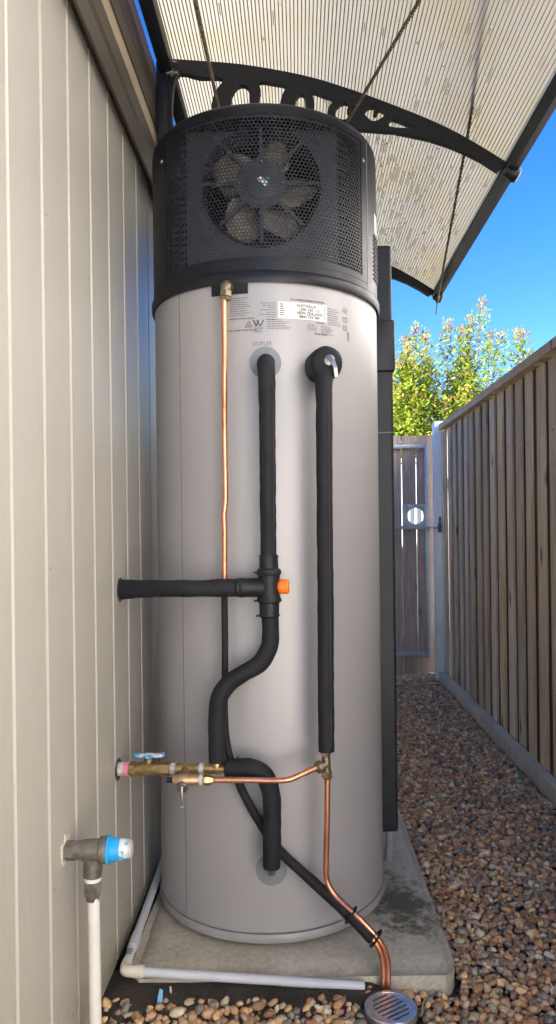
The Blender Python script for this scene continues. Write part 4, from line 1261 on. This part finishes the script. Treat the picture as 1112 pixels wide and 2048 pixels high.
post = thing('gate_post', (.99, 5.14, 0), 'pale painted gate post where the gate meets the fence', 'post')
MB().box(.945, 1.040, 5.055, 5.145, 0, 1.812, .003).build('shaft', M['post'], post)
MB().box(.992, .995, 5.0515, 5.0548, .03, 1.78).build('corner_bead', M['gatesteel'], post, smooth=False)
MB().box(.905, .950, 5.150, 5.21, .0, .045, .003).build('sill_block', M['plinth'], post, smooth=False)

gate = thing('side_gate', (.4, 5.22, 0), 'brown timber side gate on grey steel frame with round peephole', 'gate')
GYf = 5.215
x = .942
bounds = [(.846, .985), (.7425, .838), (.60, .7345), (.465, .592), (.33, .457), (.19, .322), (.05, .182), (-.09, .042), (-.23, -.098), (-.37, -.238)]
hx, hz = (0.8335, 5.215, 1.1599)[0], (0.8335, 5.215, 1.1599)[2]
hrad = .0600
for (xa, xb) in bounds:
    m = MB()
    if xa < hx+hrad and xb > hx-hrad:
        cl, ch = max(xa, hx-hrad), min(xb, hx+hrad)
        nseg = 14
        cols_ = [(xa, None)] if xa < cl-1e-6 else []
        xs_ = [cl+(ch-cl)*i/nseg for i in range(nseg+1)]
        def hh(x_): return math.sqrt(max(0, hrad**2-(x_-hx)**2))
        if xa < cl-1e-6: m.box(xa, cl, GYf, GYf+.018, .03, 1.735)
        if ch < xb-1e-6: m.box(ch, xb, GYf, GYf+.018, .03, 1.735)
        for u_, v_ in zip(xs_, xs_[1:]):
            for sgn in (-1, 1):
                zu, zv = hz+sgn*hh(u_), hz+sgn*hh(v_)
                ze = 1.735 if sgn > 0 else .03
                q = [(u_, zu), (v_, zv), (v_, ze), (u_, ze)]
                m.extrude(q, 'y', GYf, GYf+.018)
    else:
        m.box(xa, xb, GYf, GYf+.018, .03, 1.735)
    m.build('board', M['gatewood'], gate, smooth=False, base=None)
GS = M['gatesteel']
yf0, yf1 = GYf-.027, GYf-.002
for z in ((0.8319, 5.19, 1.6537)[2], (0.8249, 5.19, 1.0778)[2], (0.814, 5.19, 0.1749)[2]):
    MB().box(-.37, .8975, yf0, yf1, z-.0135, z+.0135, .002).build('frame_rail', GS, gate)
zt, zb = (0.8319, 5.19, 1.6537)[2]+.0135, (0.814, 5.19, 0.1749)[2]-.0135
MB().box(.898, .924, yf0-.001, yf1+.001, zb, zt, .002).build('frame_stile', GS, gate)
zl = (0.8249, 5.19, 1.0778)[2]+.0138
zh = (0.8268, 5.19, 1.2307)[2]
MB().box(.738, .763, yf0, yf1, zl, zh+.013, .002).build('peephole_stile', GS, gate)
MB().box(.7635, .8977, yf0, yf1, zh-.012, zh+.0132, .002).build('peephole_rail', GS, gate)
# steel plate with the round hole
m = MB()
xa, xb, za, zb_ = .7635, .8975, zl+.0005, zh-.0125
nseg = 48
vs_ = []
for i in range(nseg):
    a = 2*math.pi*i/nseg; ca, sa = math.cos(a), math.sin(a)
    k = min(((xb-hx) if ca > 0 else (hx-xa))/max(abs(ca), 1e-6), ((zb_-hz) if sa > 0 else (hz-za))/max(abs(sa), 1e-6))
    k = max(k, .0585)
    vs_ += [(hx+k*ca, GYf-.005, hz+k*sa), (hx+.0575*ca, GYf-.005, hz+.0575*sa), (hx+k*ca, GYf-.003, hz+k*sa), (hx+.0575*ca, GYf-.003, hz+.0575*sa)]
fs = []
for i in range(nseg):
    j = (i+1) % nseg
    fs += [(i*4, j*4, j*4+1, i*4+1), (i*4+2, i*4+3, j*4+3, j*4+2), (i*4+1, j*4+1, j*4+3, i*4+3)]
m.add(vs_, fs); m.build('peephole_plate', GS, gate, smooth=False)
latch = MB()
lz = (0.9503, 5.1, 1.076)[2]
latch.box(.928, .978, 5.040, 5.050, lz-.008, lz+.008, .002)
latch.box(.905, .932, 5.178, 5.188, lz-.03, lz+.02, .002)
latch.box(.905, .93, 5.045, 5.18, lz-.006, lz+.006, .002)
latch.build('latch_bar', M['gatesteel'], gate)
MB().box(.962, .986, 5.033, 5.0548, lz-.032, lz+.028, .003).box(.968, .981, 5.037, 5.0548, lz+.028, lz+.075, .002).build('latch_catch', M['oldmetal'], gate)

# sunlit white sheet fence beyond the gate
bf = thing('white_metal_fence', (.3, 7.2, 0), 'sunlit white ribbed metal fence seen through the gate peephole', 'fence')
m = MB()
pts = []
x = -1.6
while x < 1.9:
    pts += [(x, 7.2), (x+.035, 7.2), (x+.042, 7.165), (x+.052, 7.165), (x+.059, 7.2)]
    x += .066
vs_ = [(p[0], p[1], .02) for p in pts]+[(p[0], p[1], 1.72) for p in pts]
L = len(pts)
m.add(vs_, [(i, i+1, L+i+1, L+i) for i in range(L-1)])
m.build('sheet', M['whitefence'], bf, smooth=False)
MB().box(-1.6, 1.92, 7.15, 7.215, 1.7205, 1.76).build('top_rail', M['whitefence'], bf, smooth=False)

# unseen house and garage added across the fence to bounce sunlight into the alley
nb_ = thing('added_bounce_house', (3.2, -2, 0), 'unseen pale house added across the paling fence to bounce sunlight', 'house')
MB().box(3.1, 9.0, -9, 7.2, 0, 5.4).build('wall', M['render'], nb_, smooth=False)
MB().extrude([(2.85, 5.405), (9.4, 5.405), (6.0, 7.0)], 'y', -9.4, 7.4).build('roof', M['roof'], nb_, smooth=False)
MB().box(1.15, 3.095, -7, -.35, 0, 2.9).build('bounce_garage_wall', M['render'], nb_, smooth=False)  # added out of view to throw sunlight onto the lower tank
MB().box(1.10, 3.09, -7.05, -.30, 2.9005, 3.0).build('bounce_garage_roof', M['roof'], nb_, smooth=False)
for yy in (1.2, 4.4):
    wn = MB().box(3.03, 3.0995, yy, yy+1.3, 1.6, 2.9, .004).build('window', M['post'], nb_)
    MB().box(3.02, 3.0295, yy+.07, yy+1.23, 1.67, 2.83).build('pane', M['inner'], wn, smooth=False)

# ------------------------------------------------------------------ shrubs beyond the fence
LEAFV = [(-.0, 0, 0), (.012, .018, .003), (-.012, .018, .003), (.016, .045, .004), (-.016, .045, .004), (.009, .068, .0), (-.009, .068, .0), (0, .085, -.006), (0, .02, -.001), (0, .045, 0)]
LEAFF = [(0, 1, 8), (0, 8, 2), (1, 3, 9, 8), (8, 9, 4, 2), (3, 5, 7, 9), (9, 7, 6, 4)]
LV = np.array(LEAFV); 
def leafy_shrub(name, base, stems, label, seed, lower):
    rs = random.Random(seed)
    t = thing(name, base, label, 'shrub', 'shrubs beyond the gate')
    tr = MB()
    V = []; F = []; T = []
    nb = 0
    def leaf(p, d, size, tone):
        nonlocal nb
        d = d.normalized()
        up = Vector((rs.gauss(0, .35), rs.gauss(0, .35), 1)).normalized()
        s_ = d.cross(up)
        if s_.length < 1e-3: s_ = Vector((1, 0, 0))
        s_.normalize(); u_ = s_.cross(d)
        Mx = np.array([s_[:], d[:], u_[:]])
        V.append(LV*size @ Mx + np.array(p[:]))
        for f in LEAFF: F.append(tuple(nb+i for i in f)); T.append(tone)
        nb += len(LEAFV)
    b = Vector(base)
    tr.tube([b-Vector((0, 0, .05)), b+Vector((.02, .01, .5)), b+Vector((0, .03, 1.0))], [.035, .03, .024], 8, 4)
    for (sx_, sy_, h, den) in stems:
        foot = b+Vector((rs.uniform(-.03, .03), rs.uniform(-.03, .03), rs.uniform(.3, .8)))
        tip = Vector((sx_, sy_, h))
        mid = foot.lerp(tip, .5)+Vector((rs.uniform(-.08, .08), rs.uniform(-.08, .08), -.1))
        path = [foot.lerp(mid, i/8).lerp(mid.lerp(tip, i/8), i/8) for i in range(9)]
        tr.tube(path, [.013*(1-i/9)+.003 for i in range(9)], 6, 1)
        Lp = sum((q-p).length for p, q in zip(path, path[1:]))
        n_ = int(den*2.3*Lp)
        for k in range(n_):
            u = k/n_
            i = min(7, int(u*8)); p = path[i].lerp(path[i+1], u*8-i)
            if p.z < lower: continue
            tipn = max(0, 1-(tip.z-p.z)/.16)
            spread = (.02+.10*min(1, (tip.z-p.z)/.55))
            off = Vector((rs.gauss(0, 1), rs.gauss(0, 1), rs.gauss(0, .5)))*spread
            az = rs.uniform(0, 2*math.pi)
            d = Vector((math.cos(az), math.sin(az), rs.uniform(.1, 1.1)+tipn*.8))
            tone = min(.84, max(0, rs.gauss(.50, .20)))
            if tipn > .15 and rs.random() < .45: tone = rs.uniform(.9, 1)
            elif rs.random() < .03: tone = rs.uniform(.86, .98)
            leaf(p+off, d, rs.uniform(.42, .88)*(1-.35*tipn), tone)
    tr.build('stem', M['bark'], t)
    me = bpy.data.meshes.new('crown')
    vv = np.concatenate(V)-np.array(base)
    me.from_pydata(vv.tolist(), [], F)
    me.materials.append(M['leaf'])
    at = me.attributes.new('leaf_tone', 'FLOAT', 'FACE'); at.data.foreach_set('value', T)
    me.polygons.foreach_set('use_smooth', [True]*len(me.polygons))
    o = bpy.data.objects.new('crown', me); col.objects.link(o); o.parent = t
    return t
rs = random.Random(21)
def cluster(cx, cy, w_, n_, hlo, hhi, den=170):
    return [(cx+rs.uniform(-w_, w_), cy+rs.uniform(-.25, .25), rs.uniform(hlo, hhi), den) for _ in range(n_)]
YT = 7.9
def sp(px_, py_): return px_
leafy_shrub('leafy_shrub', (1.20, YT, 0), [((1.2929, 7.9, 3.2624)[0], YT, (1.2931, 7.9, 3.284)[2], 210), ((1.1836, 7.9, 3.1771)[0], YT+.1, (1.1836, 7.9, 3.1771)[2], 190), ((1.3781, 7.9, 3.1531)[0], YT-.1, (1.3784, 7.9, 3.1747)[2], 190)]+cluster(1.18, YT, .27, 17, 2.3, 3.0, 230)+cluster(1.02, YT, .2, 12, 2.0, 2.6, 230), 'dense shrub with bushy yellow green crown rising just beyond the gate boards', 1, 1.3)
leafy_shrub('leafy_shrub', (1.68, YT+.1, 0), [((1.6454, 7.9, 3.323)[0], YT, (1.6454, 7.9, 3.323)[2], 220), ((1.7959, 7.9, 3.24)[0], YT, (1.7959, 7.9, 3.24)[2], 180), ((1.9167, 7.9, 3.3847)[0], YT+.1, (1.9167, 7.9, 3.3847)[2], 190), ((2.0215, 7.9, 3.5458)[0], YT, (2.0215, 7.9, 3.5458)[2], 170), ((2.1199, 7.9, 3.182)[0], YT, (2.1199, 7.9, 3.182)[2], 150), ((2.2446, 7.9, 3.1967)[0], YT, (2.2446, 7.9, 3.1967)[2], 150)]+cluster(1.62, YT+.1, .28, 14, 2.4, 3.05, 220)+cluster(1.9, YT+.1, .22, 6, 2.3, 2.9, 180)+cluster(1.6, YT, .3, 8, 2.0, 2.5, 220), 'tallest shrub with thin upright shoots reaching above the fence capping', 2, 1.3)
leafy_shrub('leafy_shrub', (2.25, YT+.2, 0), [((2.4017, 7.9, 3.2165)[0], YT, (2.4017, 7.9, 3.2165)[2], 170), ((2.4557, 7.9, 3.205)[0], YT, (2.4556, 7.9, 3.1942)[2], 160), ((2.5233, 7.9, 2.9769)[0], YT, (2.5233, 7.9, 2.9769)[2], 150)]+cluster(2.25, YT+.2, .2, 5, 2.2, 2.75, 170), 'sparse shrub with reddish young tips peeking over the fence capping', 3, 1.3)
leafy_shrub('leafy_shrub', (.62, YT+.2, 0), cluster(.62, YT+.2, .3, 14, 2.1, 2.75, 220), 'shrub mostly hidden behind the black rear cover and the gate', 4, 1.3)

# ------------------------------------------------------------------ gravel
def pebble_mesh(seed):
    rs = random.Random(seed)
    vs_ = [(0, 0, 1)]
    for i in range(1, 4):
        ph = math.pi*i/4
        for j in range(8):
            th = 2*math.pi*j/8
            vs_.append((math.sin(ph)*math.cos(th), math.sin(ph)*math.sin(th), math.cos(ph)))
    vs_.append((0, 0, -1))
    fs = [(0, 1+j, 1+(j+1) % 8) for j in range(8)]
    for i in range(2):
        for j in range(8):
            a, b = 1+i*8+j, 1+i*8+(j+1) % 8
            fs.append((a, a+8, b+8, b))
    fs += [(25, 17+(j+1) % 8, 17+j) for j in range(8)]
    o = Vector((seed*3.1, seed*1.7, 0))
    out = []
    for v in vs_:
        p = Vector(v)
        k = 1+.42*noise.noise(p*1.1+o)+.22*noise.noise(p*2.1+o)
        out.append((p.x*k, p.y*k*(.62+.25*((seed*7) % 5)/5), p.z*k*(.46+.2*((seed*3) % 4)/4)))
    return np.array(out), fs
PM = [pebble_mesh(s) for s in range(14)]
rg = np.random.default_rng(4)
step = .0165
cand = []
for yy in np.arange(.75, 5.22, step*.92):
    for xx in np.arange(-.425, .935, step):
        cand.append((xx+rg.uniform(-.5, .5)*step, yy+rg.uniform(-.5, .5)*step))
def okp(x, y):
    if 2.0 > y > 1.60 and x < .13: return False
    if -.42 < x < .362 and 1.648-.004 < y < 2.865: return False
    if -.45 < x < .13 and 1.598+.012*math.sin(x*40) < y < 1.66: return False
    if math.hypot(x-GX, y-GY) < GRr+.010: return False
    if x < -.36 and y > 1.6 and y < 2.9: return False
    if math.hypot(x-.181, y-1.638) < .022: return False
    if y > 5.19 and x > .9: return False
    return True
cand = [c for c in cand if okp(*c)]
stones = []
for (x, y) in cand:
    big = rg.random()
    r = rg.uniform(.0085, .0135) if big < .72 else rg.uniform(.013, .0185)
    lay = rg.random()
    gz_ = max(0, min(1, (.24-x)/.10))*(.022 if y > 1.565 else .016 if y > 1.52 else .006) if y < 1.7 else 0
    z = gz_+.012+.012*lay+.004*math.sin(x*7)*math.cos(y*5)
    stones.append((x, y, z, r, rg.uniform(0, 6.283), rg.normal(0, .38), rg.normal(0, .38), rg.integers(0, 14), rg.random()))
for yy in np.arange(1.2, 5.2, .0185):      # a lower layer of smaller stones fills the gaps
    for xx in np.arange(-.425, .945, .0185):
        x, y = xx+rg.uniform(-.5, .5)*.0185, yy+rg.uniform(-.5, .5)*.0185
        if okp(x, y):
            gz_ = max(0, min(1, (.24-x)/.10))*(.022 if y > 1.565 else .016 if y > 1.52 else .006) if y < 1.7 else 0
            stones.append((x, y, gz_+.010, rg.uniform(.006, .0105), rg.uniform(0, 6.283), rg.normal(0, .5), rg.normal(0, .5), rg.integers(0, 14), rg.random()))
def rotm(a, b, c):
    ca, sa, cb, sb, cc, sc_ = math.cos(a), math.sin(a), math.cos(b), math.sin(b), math.cos(c), math.sin(c)
    Rz = np.array([[ca, -sa, 0], [sa, ca, 0], [0, 0, 1]]); Rx = np.array([[1, 0, 0], [0, cb, -sb], [0, sb, cb]]); Ry = np.array([[cc, 0, sc_], [0, 1, 0], [-sc_, 0, cc]])
    return Rz @ Rx @ Ry
# the 300 that show largest: in view, near and big
def inview(s):
    a, b = s[0]/s[1], (1.07-s[2])/s[1]
    return 0 < 598+1460*a < 1112 and 1060+1460*b < 2060
vis = sorted([i for i, s in enumerate(stones) if inview(s)], key=lambda i: -(stones[i][3]/stones[i][1])*(1+12*stones[i][2]))
near = set(vis[:300])
pmesh = []
for v, f in PM:
    me = bpy.data.meshes.new('pebble')
    me.from_pydata(v.tolist(), [], f); me.materials.append(M['stone'])
    me.polygons.foreach_set('use_smooth', [True]*len(me.polygons))
    pmesh.append(me)
VV = []; FF = []; TT = []; nb = 0
for i, s in enumerate(stones):
    x, y, z, r, a, b, c, k, tone = s
    if i in near:
        o = bpy.data.objects.new('pebble', pmesh[k]); col.objects.link(o); o.parent = ground
        o.location = (x, y, z); o.rotation_euler = (b, c, a); o.scale = (r, r, r)
    else:
        v, f = PM[k]
        VV.append(v*r @ rotm(a, b, c).T+np.array((x, y, z)))
        FF += [tuple(nb+q for q in ff) for ff in f]; TT += [tone]*len(f)
        nb += len(v)
me = bpy.data.meshes.new('gravel')
me.from_pydata(np.concatenate(VV).tolist(), [], FF)
me.materials.append(M['stone'])
at = me.attributes.new('stone_tone', 'FLOAT', 'FACE'); at.data.foreach_set('value', TT)
me.polygons.foreach_set('use_smooth', [True]*len(me.polygons))
go = bpy.data.objects.new('gravel', me); col.objects.link(go); go.parent = ground; go['kind'] = 'stuff'

# ------------------------------------------------------------------ litter
def scrap(name, mat, loc, outline, rot, label, cat, th=.0012):
    m = MB().extrude(outline, 'z', 0, th)
    o = m.build(name, mat, smooth=False)
    o.location = loc; o.rotation_euler = rot
    return tag(o, label, cat)
scrap('plastic_scrap', M['greensc'], (0.8659, 2.92, 0.0554), [(-.014, -.006), (.012, -.008), (.015, .004), (-.010, .007)], (.5, .2, .4), 'pale green plastic scrap lying on the gravel by the plinth', 'scrap')
scrap('plastic_scrap', M['blueplastic'], (-.315, 1.590, .058), [(-.006, -.014), (.006, -.012), (.005, .012), (-.003, .015)], (1.2, .2, .3), 'torn blue plastic scrap standing in soil below the waste pipe', 'scrap')
scrap('dry_leaf', M['dryleaf'], (0.4411, 2.956, 0.036), [(0, -.022), (.010, -.008), (.013, .006), (.004, .022), (-.009, .010), (-.011, -.006)], (.3, .15, 1.0), 'pale dry leaf on the gravel beside the rear cover', 'leaf')
scrap('dry_leaf', M['dryleaf'], (0.6615, 2.7331, 0.036), [(0, -.020), (.009, -.006), (.010, .008), (.002, .020), (-.008, .008), (-.009, -.008)], (-.2, .3, .2), 'pale dry leaf in the middle of the gravel path', 'leaf')
rt = random.Random(6)
for pts, lab in (([(0.2497, 1.57, 0.0184), (0.2582, 1.58, 0.0441), (0.277, 1.6, 0.0528)], 'pale dead grass stalk leaning over gravel beside the drain grate'),
                 ([(0.3419, 1.8, 0.0794), (0.346, 1.8, 0.1164), (0.3422, 1.83, 0.1382)], 'pale dead grass stalk standing beside the slab edge'),
                 ([(0.5747, 1.76, 0.0443), (0.6, 1.78, 0.0653), (0.5947, 1.8, 0.0788)], 'bent pale grass stalk lying out on the gravel path')):
    tag(MB().tube([Vector(p)+Vector((0, 0, .004)) for p in pts], [.0013, .0012, .0007], 6, 5).build('grass_stalk', M['dryleaf']), lab, 'grass stalk')
